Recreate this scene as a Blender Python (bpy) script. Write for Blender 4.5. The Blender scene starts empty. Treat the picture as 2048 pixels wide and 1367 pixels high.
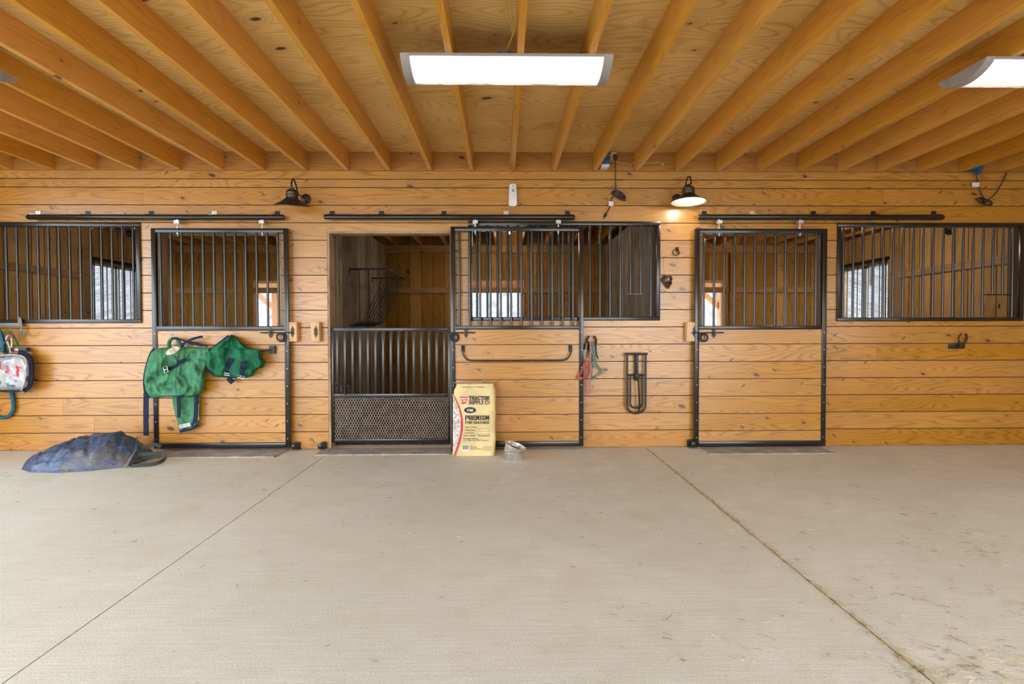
import bpy, bmesh, math, random
from mathutils import Vector, Matrix, noise
import numpy as np
PI = math.pi
SC = bpy.context.scene
COL = SC.collection
R = random.Random(7)

# ------------------------------------------------------------------ camera (solved from the joists, floor joints and uprights)
YAW, PITCH, ROLL, CH, CD, CF = 0.01725, 0.02088, -0.00233, 1.1689, 5.5185, 1112.6
CAMM = Matrix.Rotation(-YAW, 3, 'Z') @ Matrix.Rotation(PI/2-PITCH, 3, 'X') @ Matrix.Rotation(ROLL, 3, 'Z')
CAMO = Vector((0, -CD, CH))

def W(px, py, y=0.0):
    """the point of the plane at depth y that the photo shows at (px, py)"""
    d = CAMM @ Vector(((px-1024)/CF, (683.5-py)/CF, -1))
    return CAMO + d*((y-CAMO.y)/d.y)

def WZ(px, py, z=0.0):
    d = CAMM @ Vector(((px-1024)/CF, (683.5-py)/CF, -1))
    return CAMO + d*((z-CAMO.z)/d.z)

cam_d = bpy.data.cameras.new('camera')
cam = bpy.data.objects.new('camera', cam_d); COL.objects.link(cam)
cam_d.sensor_width = 36; cam_d.lens = 36*CF/2048; cam_d.clip_start = 0.05; cam_d.clip_end = 400
cam.matrix_world = Matrix.Translation(CAMO) @ CAMM.to_4x4()
SC.camera = cam

# ------------------------------------------------------------------ node helper
class NT:
    def __init__(s, name):
        s.m = bpy.data.materials.new(name); s.m.use_nodes = True
        s.t = s.m.node_tree; s.t.nodes.clear()
        s.out = s.t.nodes.new('ShaderNodeOutputMaterial')
    def n(s, typ, **kw):
        nd = s.t.nodes.new(typ)
        for k, v in kw.items(): setattr(nd, k, v)
        return nd
    def put(s, sock, v):
        if isinstance(v, bpy.types.NodeSocket): s.t.links.new(v, sock)
        elif v is not None:
            if sock.type == 'RGBA' and len(v) == 3: v = (*v, 1)
            sock.default_value = v
    def math(s, op, a, b=None, c=None, clamp=False):
        nd = s.n('ShaderNodeMath', operation=op, use_clamp=clamp)
        s.put(nd.inputs[0], a)
        if b is not None: s.put(nd.inputs[1], b)
        if c is not None: s.put(nd.inputs[2], c)
        return nd.outputs[0]
    def vmath(s, op, a, b=None):
        nd = s.n('ShaderNodeVectorMath', operation=op); s.put(nd.inputs[0], a)
        if b is not None: s.put(nd.inputs[1], b)
        return nd.outputs[0]
    def mix(s, f, a, b, blend='MIX'):
        nd = s.n('ShaderNodeMix', data_type='RGBA', blend_type=blend)
        s.put(nd.inputs[0], f); s.put(nd.inputs[6], a); s.put(nd.inputs[7], b)
        return nd.outputs[2]
    def mapr(s, v, a, b, c=0.0, d=1.0, smooth=True):
        nd = s.n('ShaderNodeMapRange', interpolation_type='SMOOTHSTEP' if smooth else 'LINEAR')
        for i, x in enumerate((v, a, b, c, d)): s.put(nd.inputs[i], x)
        return nd.outputs[0]
    def noise(s, v, scale, detail=2, rough=.5, dims='3D', out=0):
        nd = s.n('ShaderNodeTexNoise', noise_dimensions=dims)
        s.put(nd.inputs['Vector'], v); s.put(nd.inputs['Scale'], scale)
        s.put(nd.inputs['Detail'], detail); s.put(nd.inputs['Roughness'], rough)
        return nd.outputs[out]
    def coords(s):
        tc = s.n('ShaderNodeTexCoord'); sp = s.n('ShaderNodeSeparateXYZ')
        s.put(sp.inputs[0], tc.outputs['Object'])
        return tc.outputs['Object'], dict(zip('xyz', sp.outputs))
    def comb(s, x, y, z=0.0):
        nd = s.n('ShaderNodeCombineXYZ')
        for i, v in enumerate((x, y, z)): s.put(nd.inputs[i], v)
        return nd.outputs[0]
    def bsdf(s, col, rough=.5, metal=0.0, spec=.5, bump=None, bd=.001, bs=1.0, **kw):
        b = s.n('ShaderNodeBsdfPrincipled')
        s.put(b.inputs['Base Color'], col); s.put(b.inputs['Roughness'], rough)
        s.put(b.inputs['Metallic'], metal); s.put(b.inputs['Specular IOR Level'], spec)
        for k, v in kw.items(): s.put(b.inputs[k.replace('_', ' ')], v)
        if bump is not None:
            bp = s.n('ShaderNodeBump'); s.put(bp.inputs['Height'], bump)
            bp.inputs['Distance'].default_value = bd; bp.inputs['Strength'].default_value = bs
            s.put(b.inputs['Normal'], bp.outputs[0])
        s.t.links.new(b.outputs[0], s.out.inputs[0])
        return b

def wood(name, c0, c1, cd, grain='x', rough=.45, spec=.4, attr=False, plank=None, var=.16, lines=9.0,
         knot=.8, knot_scale=4.2, line_amt=.55, fine_amt=.3, cross=6.0, along=.7, dirt=None, nails=None, bigv=.7, coat=0.0, spike=0.0, gstr=.85):
    t = NT(name); P, c = t.coords()
    oth = [a for a in 'xyz' if a != grain]
    cc = t.math('ADD', c[oth[0]], c[oth[1]])
    g = c[grain]
    idv = t.n('ShaderNodeObjectInfo').outputs['Random']
    groove = None
    if attr:
        at = t.n('ShaderNodeAttribute'); at.attribute_name = 'bid'
        idv = t.math('ADD', idv, at.outputs['Fac'])
    if plank:
        ax, pitch = plank
        q = t.math('DIVIDE', c[ax], pitch)
        fl = t.math('FLOOR', q); fr = t.math('FRACT', q)
        wn = t.n('ShaderNodeTexWhiteNoise', noise_dimensions='1D'); t.put(wn.inputs['W'], fl)
        idv = t.math('ADD', idv, wn.outputs[0])
        e = t.math('ABSOLUTE', t.math('SUBTRACT', fr, .5))
        groove = t.mapr(e, .5-.0095/pitch, .5-.003/pitch)
    wr = t.n('ShaderNodeTexWhiteNoise', noise_dimensions='1D'); t.put(wr.inputs['W'], t.math('MULTIPLY', idv, 7.77))
    rnd = wr.outputs[0]
    gg = t.math('ADD', g, t.math('MULTIPLY', idv, 13.7)); c2 = t.math('ADD', cc, t.math('MULTIPLY', idv, 7.13))
    V = t.comb(gg, c2)
    Vn = t.comb(t.math('MULTIPLY', gg, along), t.math('MULTIPLY', c2, cross))
    n1 = t.noise(Vn, 1.0, 1.5, .45, '2D')
    vo = t.n('ShaderNodeTexVoronoi', voronoi_dimensions='2D', feature='F1')
    t.put(vo.inputs['Vector'], t.comb(t.math('MULTIPLY', gg, .62), t.math('MULTIPLY_ADD', gg, .25, t.math('MULTIPLY', c2, 1.2)))); vo.inputs['Scale'].default_value = knot_scale
    d = vo.outputs['Distance']
    sepc = t.n('ShaderNodeSeparateColor'); t.put(sepc.inputs[0], vo.outputs['Color'])
    has = t.mapr(sepc.outputs[0], 1-knot*.45, 1-knot*.45+.02)
    kr = t.math('MULTIPLY_ADD', t.math('POWER', sepc.outputs[1], 2.0), .060, .012)
    kk = t.math('MULTIPLY', t.mapr(t.math('SUBTRACT', d, kr), .02, -.012), has)
    halo = t.math('MULTIPLY', t.mapr(t.math('SUBTRACT', d, kr), .17, 0.0), has)
    ph = t.math('MULTIPLY_ADD', halo, .13, n1)
    sn = t.math('SINE', t.math('MULTIPLY', ph, lines*2*PI))
    ln = t.math('POWER', t.math('MULTIPLY_ADD', sn, .5, .5), 3.6)
    fi = t.noise(t.comb(t.math('MULTIPLY', gg, 5), t.math('MULTIPLY', c2, 170)), 1.0, 2, .6, '2D')
    big = t.noise(V, 1.1, 3, .55, '2D')
    f = t.math('ADD', t.math('MULTIPLY', ln, line_amt), t.math('MULTIPLY', fi, fine_amt))
    f = t.math('MULTIPLY_ADD', t.math('SUBTRACT', big, .5), bigv, f, True)
    col = t.mix(f, c0, c1)
    hs = t.n('ShaderNodeHueSaturation')
    t.put(hs.inputs['Color'], col)
    t.put(hs.inputs['Value'], t.math('MULTIPLY_ADD', rnd, var*2, 1-var))
    t.put(hs.inputs['Hue'], t.math('MULTIPLY_ADD', big, .016, .492))
    t.put(hs.inputs['Saturation'], t.math('MULTIPLY_ADD', rnd, -.08, 1.04))
    col = t.mix(t.math('MULTIPLY', halo, .30), hs.outputs[0], c1)
    col = t.mix(t.math('MULTIPLY', kk, .93), col, cd)
    if spike:
        sv = t.n('ShaderNodeTexVoronoi', voronoi_dimensions='2D', feature='F1')
        c3 = t.math('MULTIPLY', c2, t.math('MULTIPLY_ADD', t.math('GREATER_THAN', rnd, .5), 2.4, -1.2))
        t.put(sv.inputs['Vector'], t.comb(t.math('MULTIPLY', t.math('ADD', gg, c3), .62), t.math('MULTIPLY', t.math('SUBTRACT', c3, gg), 2.3)))
        sv.inputs['Scale'].default_value = 2.6
        s2 = t.n('ShaderNodeSeparateColor'); t.put(s2.inputs[0], sv.outputs['Color'])
        sd = t.math('ADD', sv.outputs['Distance'], t.math('MULTIPLY', t.math('SUBTRACT', fi, .5), .05))
        sk = t.math('MULTIPLY', t.mapr(sd, .085, .045), t.mapr(s2.outputs[0], 1-.16*spike, 1-.16*spike+.01))
        col = t.mix(t.math('MULTIPLY', sk, .85), col, cd)
    if nails:
        nv = t.n('ShaderNodeTexVoronoi', voronoi_dimensions='2D', feature='F1')
        nv.inputs['Scale'].default_value = nails; t.put(nv.inputs['Vector'], V)
        col = t.mix(t.mapr(nv.outputs['Distance'], .055, .03, 0, .8), col, cd)
    if dirt:
        dn = t.noise(P, dirt[1], 4, .6)
        col = t.mix(t.mapr(dn, .45, .7, 0, dirt[2]), col, dirt[0])
    h = t.math('MULTIPLY', f, -.6)
    if groove is not None:
        col = t.mix(t.math('MULTIPLY', groove, gstr), col, (.02, .012, .006))
        h = t.math('MULTIPLY_ADD', groove, -6, h)
    t.bsdf(col, t.math('MULTIPLY_ADD', fi, .15, rough-.07), 0, spec, h, .0012, .6, Coat_Weight=coat, Coat_Roughness=.28, Coat_IOR=1.6)
    return t.m

def plain(name, col, rough=.5, metal=0.0, spec=.5, specks=None, vary=0.0, vscale=8, bump=0.0, bscale=60, **kw):
    t = NT(name); P, c = t.coords()
    cc = col
    if vary:
        nn = t.noise(P, vscale, 3, .6)
        cc = t.mix(t.mapr(nn, .35, .65), tuple(x*(1-vary) for x in col), tuple(min(1, x*(1+vary)) for x in col))
    if specks:
        scol, ssc, thr = specks
        nn = t.noise(P, ssc, 2, .6)
        cc = t.mix(t.mapr(nn, thr, thr+.06, 0, .7), cc if vary else (*col, 1), scol)
    h = t.noise(P, bscale, 3, .6) if bump else None
    t.bsdf(cc if (vary or specks) else (*col, 1), rough, metal, spec, h, bump or .001, 1.0, **kw)
    return t.m

def emit(name, col, s):
    t = NT(name); e = t.n('ShaderNodeEmission'); t.put(e.inputs[0], col); e.inputs[1].default_value = s
    t.t.links.new(e.outputs[0], t.out.inputs[0]); return t.m

# ------------------------------------------------------------------ mesh builder
class MB:
    def __init__(s): s.bm = bmesh.new(); s.lay = s.bm.faces.layers.float.new('bid')
    def _bid(s, faces, v):
        for f in faces: f[s.lay] = v
    def box(s, x0, x1, y0, y1, z0, z1, bid=None):
        vs = [s.bm.verts.new(p) for p in ((x0,y0,z0),(x1,y0,z0),(x1,y1,z0),(x0,y1,z0),(x0,y0,z1),(x1,y0,z1),(x1,y1,z1),(x0,y1,z1))]
        fs = [s.bm.faces.new([vs[i] for i in q]) for q in ((0,3,2,1),(4,5,6,7),(0,1,5,4),(1,2,6,5),(2,3,7,6),(3,0,4,7))]
        if bid is not None: s._bid(fs, bid)
        return s
    def obox(s, p, q, w, h, up=Vector((0,-1,0))):
        """bar from p to q, w wide across, h thick along up"""
        p, q = Vector(p), Vector(q); a = (q-p).normalized(); up = Vector(up)
        u = up-a*up.dot(a); u.normalize(); v = a.cross(u)
        vs = []
        for e in (p, q):
            for i, j in ((-1,-1),(1,-1),(1,1),(-1,1)): vs.append(s.bm.verts.new(e+v*(i*w/2)+u*(j*h/2)))
        for f in ((3,2,1,0),(4,5,6,7),(0,1,5,4),(1,2,6,5),(2,3,7,6),(3,0,4,7)): s.bm.faces.new([vs[i] for i in f])
        return s
    def tube(s, pts, r, seg=8, closed=False, flat=None):
        pts = [Vector(p) for p in pts]; n = len(pts); rs = r if isinstance(r, (list, tuple)) else [r]*n
        rings = []; u = None
        for i, p in enumerate(pts):
            if closed: t = pts[(i+1) % n]-pts[i-1]
            else: t = pts[min(i+1, n-1)]-pts[max(i-1, 0)]
            t.normalize()
            if u is None:
                a = Vector((0,0,1)) if abs(t.z) < .9 else Vector((1,0,0)); u = (a-t*a.dot(t)).normalized()
            else: u = (u-t*u.dot(t)).normalized()
            v = t.cross(u)
            k = flat or 1
            rings.append([s.bm.verts.new(p+(u*math.cos(2*PI*j/seg)*rs[i]+v*math.sin(2*PI*j/seg)*rs[i]*k)) for j in range(seg)])
        m = n if closed else n-1
        for i in range(m):
            A, B = rings[i], rings[(i+1) % n]
            for j in range(seg): s.bm.faces.new((A[j], A[(j+1) % seg], B[(j+1) % seg], B[j]))
        if not closed:
            s.bm.faces.new(rings[0][::-1]); s.bm.faces.new(rings[-1])
        return s
    def lathe(s, prof, c=(0,0,0), axis=(0,0,1), seg=32, cap=False):
        c = Vector(c); a = Vector(axis).normalized(); b = Vector((1,0,0)) if abs(a.x) < .9 else Vector((0,1,0))
        u = (b-a*b.dot(a)).normalized(); v = a.cross(u); rings = []
        for r, h in prof:
            if r < 1e-6: rings.append([s.bm.verts.new(c+a*h)])
            else: rings.append([s.bm.verts.new(c+a*h+(u*math.cos(2*PI*j/seg)+v*math.sin(2*PI*j/seg))*r) for j in range(seg)])
        for A, B in zip(rings, rings[1:]):
            for j in range(seg):
                k = (j+1) % seg
                if len(A) == 1 and len(B) == 1: continue
                if len(A) == 1: s.bm.faces.new((A[0], B[k], B[j]))
                elif len(B) == 1: s.bm.faces.new((A[j], A[k], B[0]))
                else: s.bm.faces.new((A[j], A[k], B[k], B[j]))
        return s
    def poly(s, pts, off):
        """outline pts (3-D, planar) given thickness along vector off"""
        off = Vector(off); A = [s.bm.verts.new(Vector(p)) for p in pts]; B = [s.bm.verts.new(Vector(p)+off) for p in pts]
        n = len(A); s.bm.faces.new(A); s.bm.faces.new(B[::-1])
        for i in range(n): s.bm.faces.new((A[i], B[i], B[(i+1) % n], A[(i+1) % n]))
        return s
    def grid(s, f, nu, nv, wrap=False):
        V = [[s.bm.verts.new(f(i/nu, j/nv)) for j in range(nv+1)] for i in range(nu if wrap else nu+1)]
        for i in range(nu):
            for j in range(nv):
                a, b = V[i], V[(i+1) % len(V)] if wrap else V[i+1]
                try: s.bm.faces.new((a[j], b[j], b[j+1], a[j+1]))
                except ValueError: pass
        return V
    def build(s, name, mat, parent=None, loc=None, smooth=35, bevel=0, merge=False):
        bm = s.bm
        if merge: bmesh.ops.remove_doubles(bm, verts=bm.verts, dist=1e-5)
        if bevel: bmesh.ops.bevel(bm, geom=list(bm.edges), offset=bevel, segments=2, profile=.5, affect='EDGES')
        bmesh.ops.recalc_face_normals(bm, faces=bm.faces)
        if parent is not None: org = worldloc(parent); rel = Vector((0,0,0))
        elif loc is not None: org = rel = Vector(loc)
        else:
            co = [v.co for v in bm.verts]
            org = rel = Vector(((min(c.x for c in co)+max(c.x for c in co))/2, (min(c.y for c in co)+max(c.y for c in co))/2, min(c.z for c in co)))
        bm.transform(Matrix.Translation(-org))
        me = bpy.data.meshes.new(name); bm.to_mesh(me); bm.free()
        for m in (mat if isinstance(mat, (list, tuple)) else [mat]): me.materials.append(m)
        if smooth:
            me.shade_smooth(); me.set_sharp_from_angle(angle=math.radians(smooth))
        o = bpy.data.objects.new(name, me); COL.objects.link(o); o.location = rel
        if parent is not None: o.parent = parent
        return o

def worldloc(o):
    v = Vector(o.location)
    while o.parent: o = o.parent; v += Vector(o.location)
    return v

def thing(name, label, cat, loc, group=None, kind=None):
    o = bpy.data.objects.new(name, None); COL.objects.link(o); o.location = loc; o.empty_display_size = .05
    return tag(o, label, cat, group, kind)
def tag(o, label=None, cat=None, group=None, kind=None):
    if label: o['label'] = label
    if cat: o['category'] = cat
    if group: o['group'] = group
    if kind: o['kind'] = kind
    return o
def struct(o, label=None, cat=None): return tag(o, label, cat, None, 'structure')

def smoothpts(pts, n=6, closed=False):
    """Catmull-Rom through pts"""
    pts = [Vector(p) for p in pts]; out = []; m = len(pts)
    rng = range(m) if closed else range(m-1)
    for i in rng:
        if closed: a, b, c, d = pts[i-1], pts[i], pts[(i+1) % m], pts[(i+2) % m]
        else: a, b, c, d = pts[max(i-1,0)], pts[i], pts[i+1], pts[min(i+2,m-1)]
        for k in range(n):
            t = k/n
            out.append(.5*((2*b)+(c-a)*t+(2*a-5*b+4*c-d)*t*t+(3*b-a-3*c+d)*t**3))
    if not closed: out.append(pts[-1])
    return out

ORD = ['first','second','third','fourth','fifth','sixth','seventh','eighth','ninth','tenth','eleventh','twelfth','thirteenth','fourteenth']

# ------------------------------------------------------------------ materials
M = {}
M['board'] = wood('pine_boards', (.55,.258,.032), (.27,.092,.007), (.055,.013,.005), 'x', .33, .6, attr=True, var=.06, coat=.55, lines=20, along=.5, line_amt=.5, fine_amt=.50, knot=1.15, knot_scale=3.6, spike=1.0)
M['panel'] = wood('door_boards', (.55,.262,.034), (.28,.096,.008), (.055,.013,.005), 'x', .33, .6, attr=True, var=.06, coat=.55, lines=20, along=.5, line_amt=.5, fine_amt=.50, knot=1.15, knot_scale=3.4, spike=.7)
M['joist'] = wood('fir_joist', (.70,.335,.046), (.48,.195,.018), (.10,.03,.01), 'y', .5, .4, var=.10, coat=.6, line_amt=.4, fine_amt=.4, knot=.5, knot_scale=2.6, cross=9)
M['rim'] = wood('rim_board', (.44,.20,.045), (.30,.115,.02), (.08,.025,.01), 'x', .6, .25, var=.1)
M['ply'] = wood('plywood', (.84,.56,.21), (.50,.27,.075), (.07,.025,.01), 'x', .6, .25, var=.05, lines=24, cross=2.3, along=.7, line_amt=.42, fine_amt=.4, bigv=1.5, knot=.9, knot_scale=2.6)
M['jamb'] = wood('jamb_wood', (.40,.27,.15), (.30,.19,.09), (.07,.03,.015), 'z', .6, .25, var=.1, dirt=((.10,.06,.035), 3, .6))
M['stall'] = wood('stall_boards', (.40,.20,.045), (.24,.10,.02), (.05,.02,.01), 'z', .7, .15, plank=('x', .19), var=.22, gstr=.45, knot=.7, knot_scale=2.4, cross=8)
M['side'] = wood('stall_side_boards', (.60,.37,.14), (.40,.21,.065), (.06,.025,.012), 'z', .7, .15, plank=('y', .19), var=.2, knot=.7, knot_scale=2.4, cross=8)
M['part'] = wood('partition_boards', (.40,.32,.22), (.27,.20,.12), (.05,.035,.02), 'z', .75, .12, plank=('y', .14), var=.3, knot=.5, cross=9, dirt=((.12,.085,.05), 2.5, .6))
M['girt'] = wood('girt_wood', (.36,.20,.07), (.24,.12,.035), (.06,.03,.015), 'x', .7, .15, var=.1)
M['girty'] = wood('girt_wood_side', (.42,.27,.14), (.30,.17,.08), (.06,.03,.015), 'y', .7, .15, var=.1)
M['post'] = wood('porch_timber', (.66,.36,.18), (.50,.24,.10), (.12,.04,.02), 'z', .6, .2, var=.06)
M['groove'] = plain('shadowed_timber', (.10,.045,.016), .9)  # dark colour stands in for the shade inside the board joints
M['block'] = wood('latch_block_wood', (.72,.47,.25), (.56,.32,.14), (.15,.06,.03), 'z', .5, .3, var=.05, knot=.3)
M['black'] = plain('black_steel', (.010,.011,.013), .24, 0, .6, specks=((.30,.30,.32), 55, .73))
M['blackm'] = plain('black_iron', (.015,.014,.014), .45, 0, .5, bump=.0006)
M['bronze'] = plain('dark_bronze', (.075,.055,.042), .42, .75, .5, vary=.35, vscale=25)
M['steel'] = plain('zinc_steel', (.62,.61,.58), .35, .85, .5, vary=.1)
M['stain'] = plain('stainless', (.66,.65,.63), .28, .9, .5, vary=.15, vscale=20)
M['rust'] = plain('rusty_iron', (.085,.030,.016), .7, .3, .3, vary=.4, vscale=60, bump=.0008, bscale=150)
M['mesh'] = plain('expanded_metal', (.24,.20,.165), .55, .35, .5, vary=.25, vscale=14)
M['white'] = plain('white_plastic', (.72,.72,.70), .4, vary=.05)
M['tag'] = plain('paper_tag', (.75,.73,.68), .7)
M['enamel'] = plain('white_enamel', (.30,.28,.26), .35)
M['grey'] = plain('grey_steel_box', (.30,.32,.34), .45, .4)
M['rackgrey'] = plain('dull_grey_paint', (.15,.16,.15), .45, .2)
M['blue'] = plain('blue_plastic', (.01,.09,.22), .4)
M['cream'] = plain('cream_plastic', (.62,.52,.34), .5)
M['yellow'] = plain('yellow_cable', (.55,.40,.08), .5)
M['beige'] = plain('beige_cable', (.55,.40,.26), .5)
M['cord'] = plain('brown_cord', (.05,.022,.016), .5)
M['rubber'] = plain('black_rubber', (.02,.02,.022), .6, bump=.0006, bscale=90)
M['endcap'] = plain('lamp_end_cap', (.36,.34,.32), .45, .2)
M['green'] = plain('green_canvas', (.062,.215,.115), .8, 0, .25, vary=.22, vscale=14, bump=.0012, bscale=220)
M['dgreen'] = plain('dark_green_canvas', (.012,.125,.06), .8, 0, .25, vary=.3, vscale=9, bump=.0012, bscale=220)
M['navy'] = plain('navy_webbing', (.010,.016,.042), .75, 0, .25, vary=.2, vscale=30, bump=.0008, bscale=300)
M['lining'] = plain('grey_lining', (.42,.42,.40), .8, vary=.3, vscale=30)
M['badge'] = plain('cream_badge', (.62,.56,.44), .7, vary=.25, vscale=60)
M['ink'] = plain('dark_ink', (.02,.016,.012), .6)
M['ink2'] = plain('brown_ink', (.10,.06,.025), .6)
M['redink'] = plain('red_ink', (.55,.012,.03), .5)
M['whiteink'] = plain('white_ink', (.75,.73,.68), .5)
M['paper'] = plain('yellow_paper_sack', (.68,.53,.26), .5, 0, .4, vary=.12, vscale=5, bump=.002, bscale=14)
M['chips'] = plain('printed_shavings', (.55,.50,.44), .6, vary=.45, vscale=70)
M['mat'] = None

def mat_mat():
    t = NT('ribbed_rubber_mat'); P, c = t.coords()
    a = t.math('SINE', t.math('MULTIPLY', t.math('ADD', c['x'], c['y']), 260)); b = t.math('SINE', t.math('MULTIPLY', t.math('SUBTRACT', c['x'], c['y']), 260))
    h = t.math('MULTIPLY', a, b); n = t.noise(P, 6, 4, .6)
    col = t.mix(t.mapr(n, .35, .7), (.30,.27,.235), (.46,.42,.36))
    col = t.mix(t.mapr(h, 0, .6, 0, .35), col, (.18,.165,.15))
    t.bsdf(col, .75, 0, .3, h, .002, .8); return t.m
M['mat'] = mat_mat()

def concrete():
    t = NT('broomed_concrete'); P, c = t.coords()
    n1 = t.noise(P, .7, 5, .6); n2 = t.noise(P, 5, 5, .65)
    br = t.noise(t.comb(t.math('MULTIPLY', c['x'], 3.0), t.math('MULTIPLY', c['y'], 85)), 1, 3, .6, '2D')
    fine = t.noise(P, 120, 2, .7)
    col = t.mix(t.mapr(n1, .3, .7), (.68,.685,.60), (.78,.785,.71))
    col = t.mix(t.mapr(n2, .35, .75, 0, .35), col, (.57,.545,.44))
    rs = t.noise(P, 1.3, 3, .5)
    col = t.mix(t.mapr(rs, .58, .74, 0, .40), col, (.60,.51,.40))
    col = t.mix(t.mapr(br, .30, .72, 0, .24), col, (.48,.45,.38))
    col = t.mix(t.mapr(fine, .35, .7, 0, .38), col, (.44,.41,.36))
    sp = t.noise(P, 38, 2, .5)
    col = t.mix(t.mapr(sp, .70, .76, 0, .5), col, (.36,.31,.27))
    # damp, dirty streak at the foot of the wall
    wn = t.noise(t.comb(t.math('MULTIPLY', c['x'], 2.2), t.math('MULTIPLY', c['y'], 6)), 1, 4, .6, '2D')
    h = t.math('ADD', t.math('MULTIPLY', br, .8), t.math('MULTIPLY', fine, 1.2))
    t.bsdf(col, t.math('MULTIPLY_ADD', n2, .25, .50), 0, .35, h, .0009, .8); return t.m
M['concrete'] = concrete()
M['dirt'] = plain('bedding_dirt', (.20,.135,.075), .9, 0, .1, vary=.5, vscale=30, bump=.01, bscale=40)

# ------------------------------------------------------------------ layout numbers
JX = lambda k: .1075+.4064*(k-11)              # joist centres
WX0, WX1 = -5.69, 5.48                          # building ends
PL, PR = -1.97, 1.73                            # stall partitions
YB = 3.67                                       # back wall
ZJ, ZC = 2.74, 2.924                            # joist undersides, plywood
PZ = .1715                                      # board pitch

def rect(pl, pr, pt, pb, y):
    pm, qm = (pt+pb)/2, (pl+pr)/2
    return W(pl, pm, y).x, W(pr, pm, y).x, W(qm, pb, y).z, W(qm, pt, y).z

G4 = rect(1673, 2045, 446, 642, 0)
g1r = rect(100, 283, 445, 646, 0)
G1 = (g1r[1]-(G4[1]-G4[0]), g1r[1], g1r[2], g1r[3])
G3 = rect(937, 1319.5, 443, 641, 0)
O1 = rect(315, 564, 462, 880, 0); O2 = rect(655.5, 905, 462, 880, 0); O3 = rect(1400, 1649, 462, 880, 0)
zt = O2[3]
openings = [(G[0]+.02, G[1]-.02, G[2]+.02, G[3]-.02) for G in (G1, G3, G4)] + [(O[0], O[1], -.01, zt) for O in (O1, O2, O3)]

def pieces(x0, x1, z0, z1, holes):
    """the rectangle less its holes, as rectangles"""
    zs = sorted({z0, z1, *[h for H in holes for h in H[2:] if z0 < h < z1]}); out = []
    for a, b in zip(zs, zs[1:]):
        zm = (a+b)/2; cur = x0
        for H in sorted([H for H in holes if H[2] < zm < H[3] and H[1] > x0 and H[0] < x1]):
            if H[0] > cur+1e-4: out.append((cur, H[0], a, b))
            cur = max(cur, H[1])
        if cur < x1-1e-4: out.append((cur, x1, a, b))
    return out

# front wall: tongue-and-groove boards over a core
mb = MB(); g = .0044
rows = [(k*PZ, (k+1)*PZ) for k in range(15)]; rows[-1] = (14*PZ, 15*PZ); rows += [(15*PZ, 2.655), (2.655, 2.74)]
for ri, (a, b) in enumerate(rows):
    xs = [WX0]; x = WX0+R.uniform(.8, 3.2)
    while x < WX1-.4: xs.append(x); x += R.choice([4.88, 6.1, 7.3])
    xs.append(WX1)
    for u, v in zip(xs, xs[1:]):
        bid = R.random()*9
        for (p0, p1, q0, q1) in pieces(u, v, a, b, openings):
            mb.box(p0+(.0008 if p0 == u else 0), p1-(.0008 if p1 == v else 0), 0, .019, q0+(g if q0 == a else 0), q1-(g if q1 == b else 0), bid)
wf = struct(mb.build('wall_front', M['board'], loc=(0,0,0), smooth=0), 'wall of horizontal knotty pine boards holding the stall doors and barred openings', 'wall')
mb = MB()
for (p0, p1, q0, q1) in pieces(WX0, WX1, 0, 2.74, openings): mb.box(p0, p1, .013, .125, q0, q1)
struct(mb.build('wall_front_core', M['groove'], loc=(0,0,0), smooth=0), 'timber behind the board joints of the stall wall, joint shade in its dark colour', 'wall')
# inner face of that wall (seen from inside the stalls) and jamb linings
mb = MB()
for (p0, p1, q0, q1) in pieces(WX0, WX1, 0, 2.56, openings): mb.box(p0, p1, .125, .145, q0, q1)
struct(mb.build('wall_front_inner', M['part'], loc=(0,0,0), smooth=0), 'inner boarding of the stall front wall', 'wall')
for n, H in enumerate(openings[3:]):
    mb = MB(); x0, x1, _, z1 = H
    mb.box(x0, x0+.022, .004, .15, 0, z1).box(x1-.022, x1, .004, .15, 0, z1).box(x0+.022, x1-.022, .004, .15, z1-.022, z1)
    struct(mb.build('trim_%d' % (n+1), M['jamb'], smooth=0), ['weathered wooden lining of the left stall doorway', 'weathered wooden lining of the open middle stall doorway', 'weathered wooden lining of the right stall doorway'][n], 'door lining')

# other walls
mb = MB(); HB = [(-4.07, -2.92, 1.12, 1.99), (-.74, .36, 1.12, 1.99), (2.55, 3.70, 1.12, 1.99)]
for q in pieces(WX0, WX1, 0, 2.8, HB): mb.box(q[0], q[1], YB, YB+.05, q[2], q[3])
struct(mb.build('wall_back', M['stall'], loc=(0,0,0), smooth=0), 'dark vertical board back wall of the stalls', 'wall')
SW = (2.25, 3.38, 1.05, 2.17)
for nm, X, s in (('wall_left', WX0, -1), ('wall_right', WX1, 1)):
    mb = MB(); a, b = sorted((X, X+s*.05))
    for q in pieces(.145, YB, 0, 2.8, [SW]): mb.box(a, b, q[0], q[1], q[2], q[3])
    struct(mb.build(nm, M['side'], loc=(0,0,0), smooth=0), 'vertical board outer wall at the %s end of the stalls' % nm[5:], 'wall')
for nm, X, w in (('wall_partition_left', PL, 'between the left and middle stalls'), ('wall_partition_right', PR, 'between the middle and right stalls')):
    mb = MB().box(X-.04, X+.04, .145, YB, 0, 2.56)
    struct(mb.build(nm, M['part'], loc=(X,0,0), smooth=0), 'grey weathered board partition ' + w, 'wall')
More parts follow.
